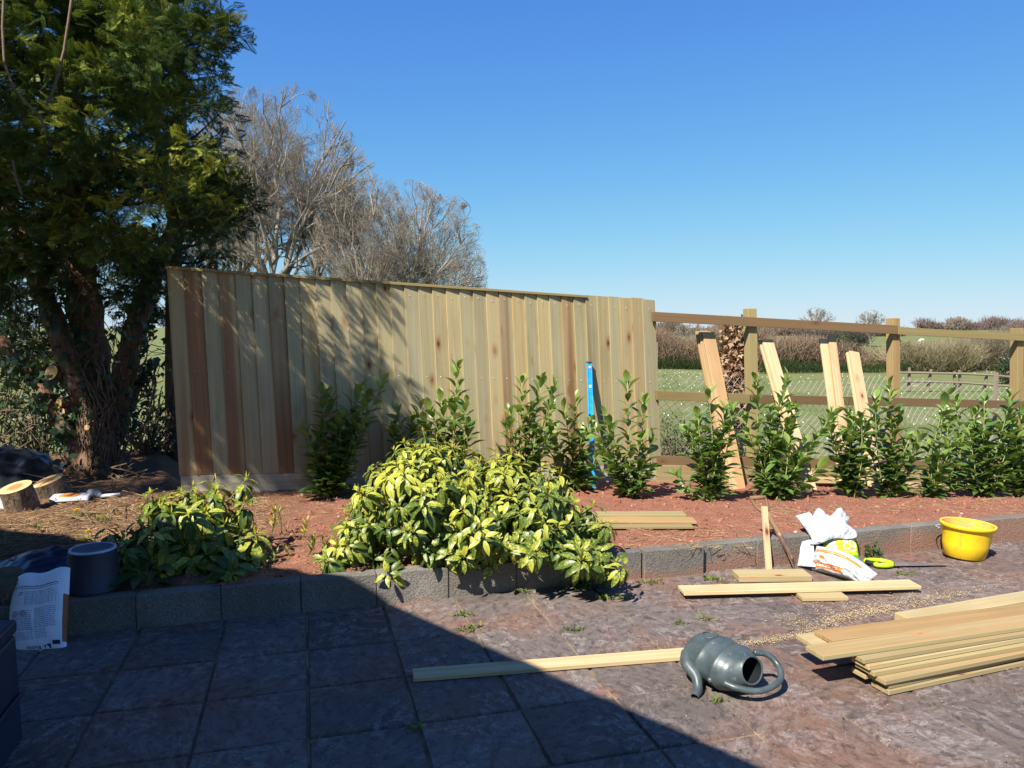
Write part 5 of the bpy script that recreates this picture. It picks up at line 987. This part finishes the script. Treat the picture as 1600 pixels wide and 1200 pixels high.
mb = MB(); tube(mb, spline([c + ax * (hh - .045) + Vector((-.192, .03, 0)), c + ax * (hh - .05) + Vector((-.165, .12, 0)), c + ax * (hh - .055) + Vector((-.02, .178, 0)), c + ax * (hh - .05) + Vector((.14, .12, 0)), c + ax * (hh - .045) + Vector((.19, .02, 0))], 6), .0035, 6); mb.build('wire_handle', WIRE, bk, smooth=True)
# ------------------------------------------------------------------ saw
LIME = plain('lime plastic', (.38, .62, .01), .4, .4, .08); BLK = plain('black rubber', (.015, .015, .017), .6, .3); STEEL = plain('rusty steel', (.26, .21, .19), .45, .5, .25, 30, metal=.5)
c = PZ(1392, 884, .018); tip = PZ(1481, 883, .012); u = (tip - c).normalized(); n = Vector((-u.y, u.x, 0)); sa_ = thing('handsaw', tuple(PZ(1392, 884, 0)), 'handsaw with a lime green handle lying on the paving beside the bucket', 'saw')
mb = MB(); L = (tip - c).length; vs = [c - n * .005 - u * .03, tip - n * .0, tip + n * .035, c + n * .105 - u * .02]; mb.add([p - Vector((0, 0, .001)) for p in vs] + [p + Vector((0, 0, .0005)) for p in vs], [(0, 3, 2, 1), (4, 5, 6, 7), (0, 1, 5, 4), (1, 2, 6, 5), (2, 3, 7, 6), (3, 0, 4, 7)]); mb.build('blade', STEEL, sa_)
mb = MB(); h = lambda a, b: c + u * a + n * b + Vector((0, 0, .006)); tube(mb, spline([h(.01, .0), h(-.05, -.015), h(-.105, .005), h(-.09, .03)], 5), .017, 8); tube(mb, spline([h(.03, .05), h(-.0, .10), h(-.06, .125), h(-.12, .115), h(-.135, .085)], 5), .015, 8); tube(mb, [h(.045, .05), h(.0, .0)], [.012, .017], 8); tube(mb, [h(.045, .05), h(.0, .1)], [.012, .015], 8); mb.build('handle', LIME, sa_, smooth=True)
mb = MB(); tube(mb, spline([h(-.09, .028), h(-.122, .06), h(-.13, .09)], 4), .0165, 8); mb.build('grip', BLK, sa_, smooth=True)
# ------------------------------------------------------------------ spade and stake against the wall
sp = PZ(1242, 890, 0.0); tp = PY(1196, 802, 5.68 * 1.0); tw0 = PZ(1230, 862, 0); wallY = WP(sw(sp.x, sp.y)[0], 0).y
def towall(px, py, k): # depth at which the tool's line passes, k = height above the paving
    return PZ(px, py, k)
b0, b1, b2, b3 = PY(1243, 888, 5.33), PY(1232, 862, 5.36), PY(1216, 832, 5.39), PY(1197, 800, 5.42)
spd = thing('garden_spade', tuple(b0), 'old garden spade with a D shaped wooden grip leaning on the block wall', 'spade'); mb = MB(); tube(mb, spline([b2 + (b1 - b2) * .25, b2, b3], 5), .0185, 10, 0, .3); mb.build('shaft', W_TOOL, spd, smooth=True)
RUST = plain('brown worn steel', (.20, .125, .09), .55, .4, .3, 25, .2, .4)
mb = MB(); tube(mb, spline([b2, b1, b0.lerp(b1, .5)], 5), [.0205] * 5 + [.018] * 5 + [.013], 8); mb.build('socket', RUST, spd, smooth=True)
ax = (b1 - b0).normalized(); sd = Vector((.35, .9, 0)); sd = (sd - ax * sd.dot(ax)).normalized(); th = ax.cross(sd); mb = MB(); box(mb, b0 - sd * .09 - th * .002, (b1 - b0) * .9, sd * .17, th * .004); mb.build('blade', RUST, spd)
d0, d1, dl, dr = b3, b3, PY(1173, 778, 5.46), PY(1195, 777, 5.45); mb = MB(); tube(mb, spline([b3, PY(1186, 796, 5.43), PY(1178, 787, 5.45), dl], 4), [.017] * 4 + [.012] * 9, 8); tube(mb, spline([b3, PY(1199, 793, 5.43), PY(1198, 785, 5.44), dr], 4), [.017] * 4 + [.012] * 9, 8); mb.build('grip_fork', W_TOOL, spd, smooth=True)
mb = MB(); tube(mb, [dl - (dr - dl) * .06, dr + (dr - dl) * .06], .015, 10); mb.build('grip_bar', W_TOOL, spd, smooth=True)
s0, s1 = PZ(1203, 892, .0), PY(1195.5, 791, 5.41); ax = s1 - s0; u = ax.normalized(); x = (EW - u * EW.dot(u)).normalized(); y = u.cross(x); mb = MB(); box(mb, s0 - x * .021, ax, x * .042, y * .022, .3); tag(mb.build('wooden_stake', W_NEW, bevel=.002), 'straight pale wooden stake leaning on the wall beside the spade', 'stake')
# ------------------------------------------------------------------ bags
def pillow(c4, thick, nu, nv, wr, seed, fold=.0, power=.45, edge=None, fr=1.0):
    """corners bl, br, tr, tl -> (front surface function, front/back meshes data)"""
    bl, br, tr, tl = [Vector(c) for c in c4]; nn_ = (br - bl).cross(tl - bl).normalized(); nn_ = nn_ if nn_.y < 0 else -nn_; w_ = (br - bl).length; h_ = (tl - bl).length
    def surf(u, v, side=1, off=0.0):
        p = (bl * (1 - u) + br * u) * (1 - v) + (tl * (1 - u) + tr * u) * v
        if edge: p = p + edge(u, v)
        s_ = (max(0, math.sin(math.pi * u)) * max(0, math.sin(math.pi * v))) ** power
        k = float(1 - 2 * abs(fbm((u * w_ * 11 + v * 3) * fr + seed, (v * h_ * 11 - u * 2.1) * fr + seed * .37, 3, seed))) ; k2 = float(fbm(u * w_ * 26 + seed, v * h_ * 26, 2, seed + 5))
        rim = min(1, 14 * min(u, 1 - u, v, 1 - v)); return p + nn_ * (side * (thick * s_ + .001) + (wr * (k - .75) + wr * .5 * k2 + fold * math.sin(7 * u + 5 * v + seed)) * rim + off)
    return surf, nn_
def bag_mesh(surf, nu, nv, fmi):
    vs, fs, mi = [], [], []
    for side in (1, -1):
        b = len(vs)
        for j in range(nv + 1):
            for i in range(nu + 1): vs.append(surf(i / nu, j / nv, side))
        for j in range(nv):
            for i in range(nu):
                q = (b + j * (nu + 1) + i, b + j * (nu + 1) + i + 1, b + (j + 1) * (nu + 1) + i + 1, b + (j + 1) * (nu + 1) + i); fs.append(q if side > 0 else q[::-1]); mi.append(fmi((i + .5) / nu, (j + .5) / nv, side))
    mb = MB()
    for q, k in zip(fs, mi): pass
    b = len(mb.v); mb.v += [tuple(v) for v in vs]
    for q, k in zip(fs, mi): mb.f.append(q); mb.mi.append(k); mb.r.append(.5); mb.uv.append([(0, 0)] * 4)
    return mb
def text_tris(txt):
    cu = bpy.data.curves.new('t', 'FONT'); cu.body = txt; cu.size = 1; cu.resolution_u = 3; o = bpy.data.objects.new('t', cu); COL.objects.link(o); dg = bpy.context.evaluated_depsgraph_get(); me = bpy.data.meshes.new_from_object(o.evaluated_get(dg)); vs = [(v.co.x, v.co.y) for v in me.vertices]; fs = [tuple(p.vertices) for p in me.polygons]; COL.objects.unlink(o); bpy.data.objects.remove(o); bpy.data.curves.remove(cu); bpy.data.meshes.remove(me); return vs, fs
def put_text(mb, surf, txt, u0, v0, du, dv, flip=False, off=.0025, slant=0.0):
    vs, fs = text_tris(txt); x1 = max(v[0] for v in vs); y1 = max(v[1] for v in vs); o = []
    for x, y in vs:
        a, b = x / x1, y / y1
        if flip: a, b = 1 - a, 1 - b
        o.append(surf(u0 + du * a, v0 + dv * b + slant * a, 1, off))
    mb.add(o, fs)
def bars(mb, surf, u0, u1, v0, v1, rows, fill=.5, off=.0016, seed=0):
    rs = random.Random(seed)
    for k in range(rows):
        v = v0 + (v1 - v0) * k / max(1, rows - 1) if rows > 1 else v0; h = (v1 - v0) / max(1, rows) * fill; u = u0
        while u < u1 - .01:
            l = min(rs.uniform(.025, .07), u1 - u); mb.add([surf(u, v, 1, off), surf(u + l, v, 1, off), surf(u + l, v + h, 1, off), surf(u, v + h, 1, off)], [(0, 1, 2, 3)]); u += l + .012
def bagmat(name, c, rough=.42, bump=.25):
    m = M(name, rough, .4); n = m.noise(m.obj, 14, 5, .6); n2 = m.noise(m.obj, 55, 3); m.color(m.mix(m.ramp(n, [(.5, 0), (.75, .22)]), c, tuple(x * .72 for x in c))).bump(m.math('ADD', n, m.math('MULTIPLY', n2, .4)), bump, .012); return m.m
WBAG = bagmat('white plastic toned for sun', (.46, .47, .49), bump=.8); ORB = bagmat('orange print', (.72, .19, .035)); GRN = bagmat('lime bag plastic', (.56, .70, .03)); INK = plain('dark ink', (.02, .03, .06), .6); INKG = plain('grey ink', (.30, .34, .42), .6); REDI = plain('red ink', (.55, .03, .05), .6); BRS = bagmat('brown orange side', (.30, .085, .02)); WINK = plain('white ink', (.82, .84, .80), .6, .2, .02)  # white of the sunlit bags is darkened so the sun does not bleach it
# cement bag against the wall at the left
c4 = (PY(24, 1027, 3.90), PY(104, 1019, 3.93), PY(110, 889, 4.11), PY(23, 905, 4.11)); ed = lambda u, v: Vector((-.030 * math.sin(math.pi * min(1, v * 1.1)) * (1 - u) + .0 * u, 0, .018 * math.sin(3.1 * u) * v + (.012 * math.sin(9 * u) * v)))
surf, nn_ = pillow(c4, .055, 40, 60, .010, 7, edge=ed, power=.40); cb = thing('cement_bag', tuple(PZ(64, 1020, 0)), 'crumpled white cement bag printed upside down, propped on the block wall', 'bag')
bag_mesh(surf, 34, 52, lambda u, v, s: 1 if (u > .955 and .12 < v < .68 and s > 0) or (u > .965 and .03 < v < .78 and s < 0) else 0).build('body', [bagmat('cement bag white for shade', (.80, .81, .83)), BRS], cb, smooth=True)  # same bag white, kept lighter for the bag in shade
def uvp(px, py): v = (1023 - py) / 126; return (px - (24 - 6 * math.sin(math.pi * v))) / (81 + 4 * v), v
mb = MB(); put_text(mb, surf, 'Remix', *uvp(47.5, 1017), .27, .045, True); a, b = uvp(86, 1011.5)
for dx, dy, w_, h_ in ((0, 0, .13, .045),): mb.add([surf(a, b, 1, .002), surf(a + w_, b, 1, .002), surf(a + w_, b + h_, 1, .002), surf(a, b + h_, 1, .002)], [(0, 1, 2, 3)])
a, b = uvp(74, 1016.5); q = lambda x, y: surf(a + x, b + y, 1, .002); mb.add([q(0, .04), q(.018, 0), q(.036, .04)], [(0, 1, 2)]); mb.add([q(.05, .035), q(.12, .035), q(.12, .05), q(.05, .05)], [(0, 1, 2, 3)]); mb.add([q(.10, 0), q(.12, 0), q(.12, .035), q(.07, .035)], [(0, 1, 2, 3)])
bars(mb, surf, *(uvp(34, 0)[0], .86), .80, .812, 1, .9, seed=3); bars(mb, surf, .22, .86, .775, .785, 1, .7, seed=4); bars(mb, surf, .20, .27, .70, .725, 2, .8, seed=8); mb.build('print', INK, cb)
mb = MB(); bars(mb, surf, .12, .46, .28, .50, 11, .45, seed=5); bars(mb, surf, .50, .84, .30, .52, 11, .45, seed=6); bars(mb, surf, .12, .46, .17, .25, 5, .45, seed=7); bars(mb, surf, .50, .70, .18, .27, 5, .45, seed=9); bars(mb, surf, .33, .80, .58, .735, 9, .35, seed=10)
for u_ in (.32, .45, .58, .72, .83): mb.add([surf(u_, .57, 1, .0018), surf(u_ + .006, .57, 1, .0018), surf(u_ + .006, .745, 1, .0018), surf(u_, .745, 1, .0018)], [(0, 1, 2, 3)])
mb.build('small_print', INKG, cb)
for px in (31, 43):
    a, b = uvp(px, 963); mb = MB(); r1, r2 = .062, .048; o = [(0, 1), (1, 0), (0, -1), (-1, 0)]; mb.add([surf(a + x * r1, b + y * r1 * .62, 1, .002) for x, y in o] + [surf(a + x * r2, b + y * r2 * .62, 1, .002) for x, y in o], [(i, (i + 1) % 4, 4 + (i + 1) % 4, 4 + i) for i in range(4)]); hz = mb.build('hazard_diamond', REDI, cb)
    mb = MB(); 
    if px == 31: put_text(mb, surf, '!', a - .008, b - .017, .016, .034, True)
    else: mb.add([surf(a - .02, b - .004, 1, .002), surf(a + .02, b + .0, 1, .002), surf(a + .015, b + .01, 1, .002), surf(a - .015, b + .008, 1, .002)], [(0, 1, 2, 3)])
    mb.build('symbol', INK, hz)
# white and orange bag lying by the wall
c4 = (PZ(1268, 890, .012), PZ(1352, 914, .012), PZ(1371, 897, .07), PZ(1276, 853, .165)); surf, nn_ = pillow(c4, .085, 30, 20, .045, 21, fr=1.3, power=.5, edge=lambda u, v: Vector((0, -.03 * math.sin(math.pi * u), .05 * math.sin(math.pi * u) * (.3 + .7 * v))))
ob = thing('compound_bag', tuple(PZ(1310, 900, 0)), 'white plastic bag with two orange stripes lying in front of the lime bag', 'bag')
bag_mesh(surf, 48, 30, lambda u, v, s: 1 if s > 0 and ((.70 < v < .84 and .07 < u < .84) or (.10 < v < .30 and .02 < u < .60) or (.42 < v < .56 and .17 < u < .26)) else 0).build('body', [WBAG, ORB], ob, smooth=True)
mb = MB(); bars(mb, surf, .12, .52, .17, .22, 2, .8, .003, 3); bars(mb, surf, .2, .6, .765, .78, 1, .9, .003, 4); mb.build('stripe_lettering', WINK, ob); mb = MB(); bars(mb, surf, .80, .90, .25, .6, 6, .5, .003, 5); bars(mb, surf, .3, .5, .42, .6, 4, .3, .003, 6); mb.build('small_print', INKG, ob)
c4 = (PZ(1246, 884, .01), PZ(1275, 886, .05), PZ(1270, 842, .17), PZ(1253, 846, .17)); surf, nn_ = pillow(c4, .012, 14, 18, .014, 31, power=.4); bag_mesh(surf, 16, 22, lambda u, v, s: 0).build('neck_flap', WBAG, ob, smooth=True)
# lime bag standing against the wall
c4 = (PY(1284, 884, 5.40), PY(1344, 880, 5.44), PY(1333, 831, 5.50), PY(1288, 834, 5.46)); surf, nn_ = pillow(c4, .06, 24, 20, .02, 41, power=.45); gb = thing('post_mix_bag', tuple(PZ(1313, 872, 0)), 'lime green bag lettered PO propped between wall and white orange striped bag', 'bag')
bag_mesh(surf, 34, 28, lambda u, v, s: 1 if s > 0 and (.20 < u + .10 * v < .34) else (2 if s > 0 and v < .30 and u > .55 else 0)).build('body', [GRN, WBAG, bagmat('green bag foot', (.18, .50, .05))], gb, smooth=True)
mb = MB(); put_text(mb, surf, 'PO', .46, .58, .42, .22, slant=-.05, off=.004); bars(mb, surf, .48, .88, .40, .50, 2, .5, .003, 7); mb.build('lettering', WINK, gb); mb = MB(); bars(mb, surf, .06, .2, .3, .8, 7, .5, .003, 8); mb.build('small_print', INKG, gb)
# crumpled empty bag on top
c4 = (PY(1264, 850, 5.36), PY(1338, 838, 5.42), PY(1322, 802, 5.66), PY(1268, 800, 5.64)); surf, nn_ = pillow(c4, .05, 30, 24, .07, 52, fr=1.8, power=.5, edge=lambda u, v: Vector((.02 * math.sin(8 * v), 0, .03 * math.sin(11 * u) * v - .012 * math.sin(9 * u) * (1 - v))))
wb = thing('crumpled_bag', tuple(PY(1300, 846, 5.6)), 'crumpled empty white bag heaped on the wall top above the lime bag', 'bag'); bag_mesh(surf, 46, 34, lambda u, v, s: 1 if s > 0 and v > .84 and .40 < u < .56 else 0).build('body', [WBAG, ORB], wb, smooth=True)
c4 = (PY(1270, 846, 5.38), PY(1285, 848, 5.36), PY(1264, 800, 5.58), PY(1243, 806, 5.56)); surf, nn_ = pillow(c4, .03, 14, 18, .045, 61, fr=1.6, power=.4, edge=lambda u, v: Vector((.03 * math.sin(3.1 * v) * (1 if u > .5 else .3), 0, 0))); bag_mesh(surf, 18, 26, lambda u, v, s: 0).build('twisted_corner', WBAG, wb, smooth=True)
mb = MB(); b = PZ(1356, 872, 0); t = thing('leafy_clipping', tuple(b), 'dark leafy clipping on the paving between the lime bag and the saw', 'clipping'); n = 60; V, Q, r, uv = scatter(LSH, np.array(b) + np.abs(RNG.normal(size=(n, 3))) * [.05, .03, .04], RNG.normal(size=(n, 3)) + [0, 0, .6], RNG.normal(size=(n, 3)) + [0, 0, 1], RNG.uniform(.03, .06, n)); build_np('leaves', V, Q, MIDG, t, r=r, uv=uv)
# ------------------------------------------------------------------ watering can lying on its side
CAN = M('grey blue can plastic', .36, .45); nn = CAN.noise(CAN.obj, 10, 5, .65); n2 = CAN.noise(CAN.obj, 45, 4, .7); CAN.color(CAN.mix(CAN.ramp(n2, [(.62, 0), (.76, .55)]), CAN.ramp(nn, [(.35, (.036, .052, .054)), (.7, (.075, .094, .094))]), (.33, .36, .33))); CAN.rough(CAN.ramp(nn, [(.3, .28), (.7, .5)])).bump(n2, .15, .004); CAN = CAN.m
DARKIN = plain('can inside', (.012, .014, .016), .8, .1)  # near-black colour stands in for the shade inside can and spout
g = PZ(1134, 1072, 0); ca = thing('watering_can', tuple(g), 'grey blue plastic watering can lying on its side on the paving', 'watering can'); ax = Vector((.52, -.854, -.02)).normalized(); sd = Vector((.854, .52, 0)); upv = sd.cross(ax); upv = upv if upv.z > 0 else -upv
RB = .122; base = g - ax * .17 + Vector((0, 0, RB * .86)); mb = MB()
prof = [(0, 0), (0, RB * .88), (.012, RB * .97), (.03, RB), (.105, RB * 1.02), (.109, RB * 1.055), (.118, RB * 1.055), (.123, RB * 1.02), (.20, RB * 1.01), (.204, RB * 1.045), (.213, RB * 1.045), (.218, RB * .99), (.25, RB * .92), (.28, RB * .80)]
N_ = 40; lathe(mb, base, ax, prof, N_, 1.12, .84, xref=sd); b0 = len(mb.v) - N_; oc = base + ax * .305 + upv * .022 + sd * .018; on = (ax + upv * .28).normalized(); ox = (sd - on * sd.dot(on)).normalized(); oy = on.cross(ox); oy = oy if oy.dot(ax.cross(sd)) > 0 else -oy
def ring(c, r_, k=1.0): return [c + ox * math.cos(2 * math.pi * i / N_) * r_ * 1.1 + oy * math.sin(2 * math.pi * i / N_) * r_ * k for i in range(N_)]
R_ = [ring(oc - on * .004, .066), ring(oc + on * .005, .064), ring(oc + on * .007, .060), ring(oc + on * .003, .056)]
b1 = len(mb.v)
for rr in R_: mb.v += [tuple(p) for p in rr]
for k in range(len(R_)):
    s_, e_ = (b0 if k == 0 else b1 + (k - 1) * N_), b1 + k * N_
    for i in range(N_): j = (i + 1) % N_; mb.f.append((s_ + i, s_ + j, e_ + j, e_ + i)); mb.mi.append(0); mb.r.append(0); mb.uv.append([(0, 0)] * 4)
body = mb.build('body', CAN, ca, smooth=True)
mb = MB(); rr = [ring(oc + on * .003, .0558), ring(oc - on * .03, .06), ring(oc - on * .16, .075)]; mb.v = [tuple(p) for q in rr for p in q] + [tuple(oc - on * .16)]
for k in range(2):
    for i in range(N_): j = (i + 1) % N_; mb.f.append((k * N_ + i, k * N_ + j, (k + 1) * N_ + j, (k + 1) * N_ + i)); mb.mi.append(0); mb.r.append(0); mb.uv.append([(0, 0)] * 4)
for i in range(N_): mb.f.append((2 * N_ + i, 2 * N_ + (i + 1) % N_, 3 * N_)); mb.mi.append(0); mb.r.append(0); mb.uv.append([(0, 0)] * 3)
mb.build('opening', DARKIN, ca, smooth=True)
hp = [base + ax * .235 + sd * .11 + upv * .06, base + ax * .27 + sd * .165 + upv * .05, base + ax * .325 + sd * .18 + upv * .01, base + ax * .375 + sd * .125 - upv * .025, base + ax * .375 + sd * .0 - upv * .04, base + ax * .32 - sd * .085 - upv * .03, base + ax * .265 - sd * .115 - upv * .02]
mb = MB(); tube(mb, spline(hp, 7), .0145, 12); mb.build('handle', CAN, ca, smooth=True)
sp_ = [base + ax * .02 - sd * .10 + upv * .015, base + ax * .06 - sd * .145 - upv * .005, base + ax * .125 - sd * .15 - upv * .04, base + ax * .165 - sd * .175 - upv * .08, base + ax * .185 - sd * .215 - upv * .098]
mb = MB(); q = spline(sp_, 7); tube(mb, q, np.linspace(.034, .0175, len(q)).tolist(), 14, cap=False); spo = mb.build('spout', CAN, ca, smooth=True); e = (q[-1] - q[-2]).normalized(); mb = MB(); lathe(mb, q[-1] - e * .03, e, [(0, 0), (.028, .0155), (.031, .0165)], 14); mb.build('spout_hole', DARKIN, spo)
mb = MB(); p = base + ax * .20 - sd * .125 - upv * .03; tube(mb, [p + sd * .03, p - sd * .02], [.014, .011], 10); mb.build('lug', CAN, ca, smooth=True)
mb = MB(); c = base + ax * .06 + upv * (RB * .865); e1_ = ax; tube(mb, [c + ax * math.cos(t) * .035 + sd * math.sin(t) * .035 - upv * (.0 + .5 * (math.sin(t) * .035) ** 2 / RB) for t in np.linspace(0, 6.283, 25)], .003, 6); mb.build('moulded_ring', CAN, ca, smooth=True)
# ------------------------------------------------------------------ left corner: logs, tub, sheets, tray, storage box
LBARK = M('log bark', .95, .1); nn = LBARK.noise(LBARK.map(LBARK.obj, (1, 1, .45)), 34, 5, .7, .5); LBARK.color(LBARK.ramp(nn, [(.32, (.05, .035, .025)), (.5, (.17, .12, .08)), (.7, (.32, .25, .17))])).bump(nn, 1.0, .02); LBARK = LBARK.m
RINGS = M('log end', .85, .15); o = RINGS.sep(RINGS.obj); rad = RINGS.math('POWER', RINGS.math('ADD', RINGS.math('MULTIPLY', o[0], o[0]), RINGS.math('MULTIPLY', o[1], o[1])), .5); nn = RINGS.noise(RINGS.obj, 22, 4); RINGS.color(RINGS.mix(RINGS.ramp(rad, [(.35 * .12, 1), (.5 * .12, .35), (.7 * .12, 0)]), RINGS.mix(RINGS.ramp(nn, [(.4, 0), (.7, .5)]), (.58, .40, .19), (.44, .27, .11)), (.33, .16, .065))); RINGS = RINGS.m
def log(px, r_, h, ax, label, end=None):
    b = PS(*px); ax = Vector(ax).normalized(); t = thing('log_round', tuple(b), label, 'log', 'sawn logs in the bed'); mb = MB(); n = 36; pr = [(-.03, r_ * 1.02), (h * .3, r_ * 1.0), (h * .6, r_ * 1.01), (h, r_)]; lathe(mb, b, ax, pr, n, 1.0, .93); mb.v = [tuple(Vector(v) + (Vector(v) - b).normalized() * random.uniform(-.006, .006)) if i < 3 * n else v for i, v in enumerate(mb.v)]; top = [Vector(v) for v in mb.v[-n:]]; mb.build('bark', LBARK, t, smooth=True)
    c = b + ax * h; o = bpy.data.objects.new('x', None); mb = MB(); mb.add([c + ax * .002] + [p + ax * .001 for p in top], [(0, i + 1, (i + 1) % n + 1) for i in range(n)]); me_ = mb.build('cut_face', end or RINGS, t); d = me_.data; off = c - b; d.transform(Matrix.Translation(-off)); me_.location = off
log((36, 793), .118, .185, (-.12, -.30, 1), 'nearer sawn log with a pale cut top on the sunny bed'); log((86, 775), .125, .15, (-.25, -.28, 1), 'farther sawn log, tilted, next to the conifer trunk'); log((8, 934), .115, .13, (.02, -.35, 1), 'dark mossy log end in shade behind the cement bag', plain('mossy wood', (.10, .085, .05), .95, .1, .3, 12))
TUB = plain('dark tub plastic', (.030, .030, .042), .5, .35, .2, 6); RIMW = plain('worn pale rim', (.42, .44, .50), .6, .3, .3, 20)
b = PS(147, 918); b.z -= .005; tu = thing('plastic_tub', tuple(b), 'dark round tub standing upside down with a worn pale rim', 'tub'); mb = MB(); lathe(mb, b, (0, 0, 1), [(0, .142), (.012, .146), (.02, .138), (.21, .128), (.232, .124)], 40, xref=(1, 0, 0)); mb.build('side', TUB, tu, smooth=True)
mb = MB(); lathe(mb, b, (0, 0, 1), [(.231, .1245), (.240, .121), (.242, .113), (.238, .108)], 40, xref=(1, 0, 0)); mb.build('rim', RIMW, tu, smooth=True); mb = MB(); lathe(mb, b, (0, 0, 1), [(.2375, .108), (.232, .10), (.230, .0)], 40, xref=(1, 0, 0)); mb.build('bottom', plain('tub bottom', (.10, .10, .12), .6, .3, .2), tu, smooth=True)
def tarp(name, label, cat, c4, h, mat, seed, nu=46, nv=34, dome=1.0):
    a, b_, c_, d_ = [PS(*p) for p in c4]; vs, fs = [], []
    for j in range(nv + 1):
        for i in range(nu + 1):
            u, v = i / nu, j / nv; p = (a * (1 - u) + b_ * u) * (1 - v) + (d_ * (1 - u) + c_ * u) * v; z = float(zs(p.x, p.y)); e = min(1, 6 * min(u, 1 - u, v, 1 - v)); k = 1 - 2 * abs(float(fbm(p.x * 3.2 + seed, p.y * 3.2, 3, seed))); k3 = float(fbm(p.x * 9, p.y * 9 + seed, 3, seed + 3))
            vs.append((p.x, p.y, z + .012 + e * (h * dome * (math.sin(math.pi * u) * math.sin(math.pi * min(1, v * .9 + .1))) ** .6 * (.55 + .6 * (k - .4)) + h * .35 * k3 + .02 * abs(float(fbm(p.x * 24, p.y * 24, 2, seed))))))
    for j in range(nv):
        for i in range(nu): q = j * (nu + 1) + i; fs.append((q, q + 1, q + nu + 2, q + nu + 1))
    mb = MB(); mb.add(vs, fs); return tag(mb.build(name, mat, smooth=True), label, cat)
tarp('black_sheet', 'crumpled black plastic sheet heaped behind the sawn logs', 'plastic sheet', ((-90, 775), (108, 752), (112, 728), (-90, 735)), .30, plain('black polythene', (.010, .012, .018), .28, .5, .2), 3)
tarp('blue_sheet', 'dark blue plastic sheet lying in shade behind the tub and cement bag', 'plastic sheet', ((-30, 925), (200, 905), (172, 848), (-10, 880)), .11, plain('navy polythene', (.012, .022, .055), .35, .45, .2), 12)
tarp('white_sheet', 'scrap of shiny white plastic beside the nearer log', 'plastic sheet', ((-40, 800), (16, 795), (14, 770), (-40, 765)), .08, WBAG, 18, 16, 12)
b = PS(112, 786); tr = thing('white_tray', tuple(b), 'flat white and grey plastic tray with an orange ring lying on the straw', 'tray'); e1_ = Vector((.97, .22, .02)).normalized(); e2_ = Vector((-.3, .95, .06)).normalized(); e3_ = e1_.cross(e2_); z_ = b + e3_ * .012
mb = MB(); box(mb, z_ - e1_ * .17, e1_ * .30, e2_ * .16, e3_ * .035); mb.build('body', plain('white plastic', (.70, .71, .74), .4, .4, .08), tr, bevel=.008)
mb = MB(); lathe(mb, z_ - e1_ * .03 + e2_ * .08 + e3_ * .0355, e3_, [(0, .072), (.004, .070), (.004, .036), (.001, .034)], 30, 1.15, 1.0, xref=e1_); mb.build('orange_ring', plain('orange plastic', (.66, .24, .07), .5, .3, .1), tr, smooth=True); mb = MB(); lathe(mb, z_ - e1_ * .03 + e2_ * .08 + e3_ * .0365, e3_, [(0, .034), (.001, 0)], 24, 1.15, xref=e1_); mb.build('centre', plain('brown centre', (.30, .10, .04), .6), tr)
mb = MB(); tube(mb, spline([z_ + e1_ * .11 + e2_ * .13 + e3_ * .03, z_ + e1_ * .17 + e2_ * .1 + e3_ * .035, z_ + e1_ * .21 + e2_ * .05 + e3_ * .02], 4), [.035] * 5 + [.032, .028, .024, .02], 10); mb.build('grey_end', GREY, tr, smooth=True); mb = MB(); tube(mb, [z_ + e1_ * .20 + e2_ * .06 + e3_ * .015, z_ + e1_ * .36 + e2_ * .07 + e3_ * .02], [.016, .014], 10); mb.build('tube', plain('pale pipe', (.55, .56, .56), .5), tr, smooth=True)
pf = PZ(37, 1154, 0); BX = plain('navy box plastic', (.020, .030, .052), .5, .35, .12, 5); sb = thing('storage_box', tuple(pf - SE * .3 - SN * .3), 'dark navy plastic storage box in the shaded corner of the patio', 'box'); mb = MB(); H_ = PY(19, 968, pf.y).z
box(mb, pf - SE * .62 - SN * .9, SE * .62, SN * .9, (-.012, 0, H_ - .06)); mb.build('body', BX, sb, bevel=.012); mb = MB(); box(mb, pf - SE * .645 - SN * .925 + Vector((-.012, 0, H_ - .057)), SE * .645, SN * .945, (0, 0, .055)); mb.build('lid', BX, sb, bevel=.012); mb = MB(); box(mb, pf - SN * .9 + Vector((.002, 0, .19)), SE * .012, SN * .9, (0, 0, .02)); mb.build('side_rib', BX, sb, bevel=.004)
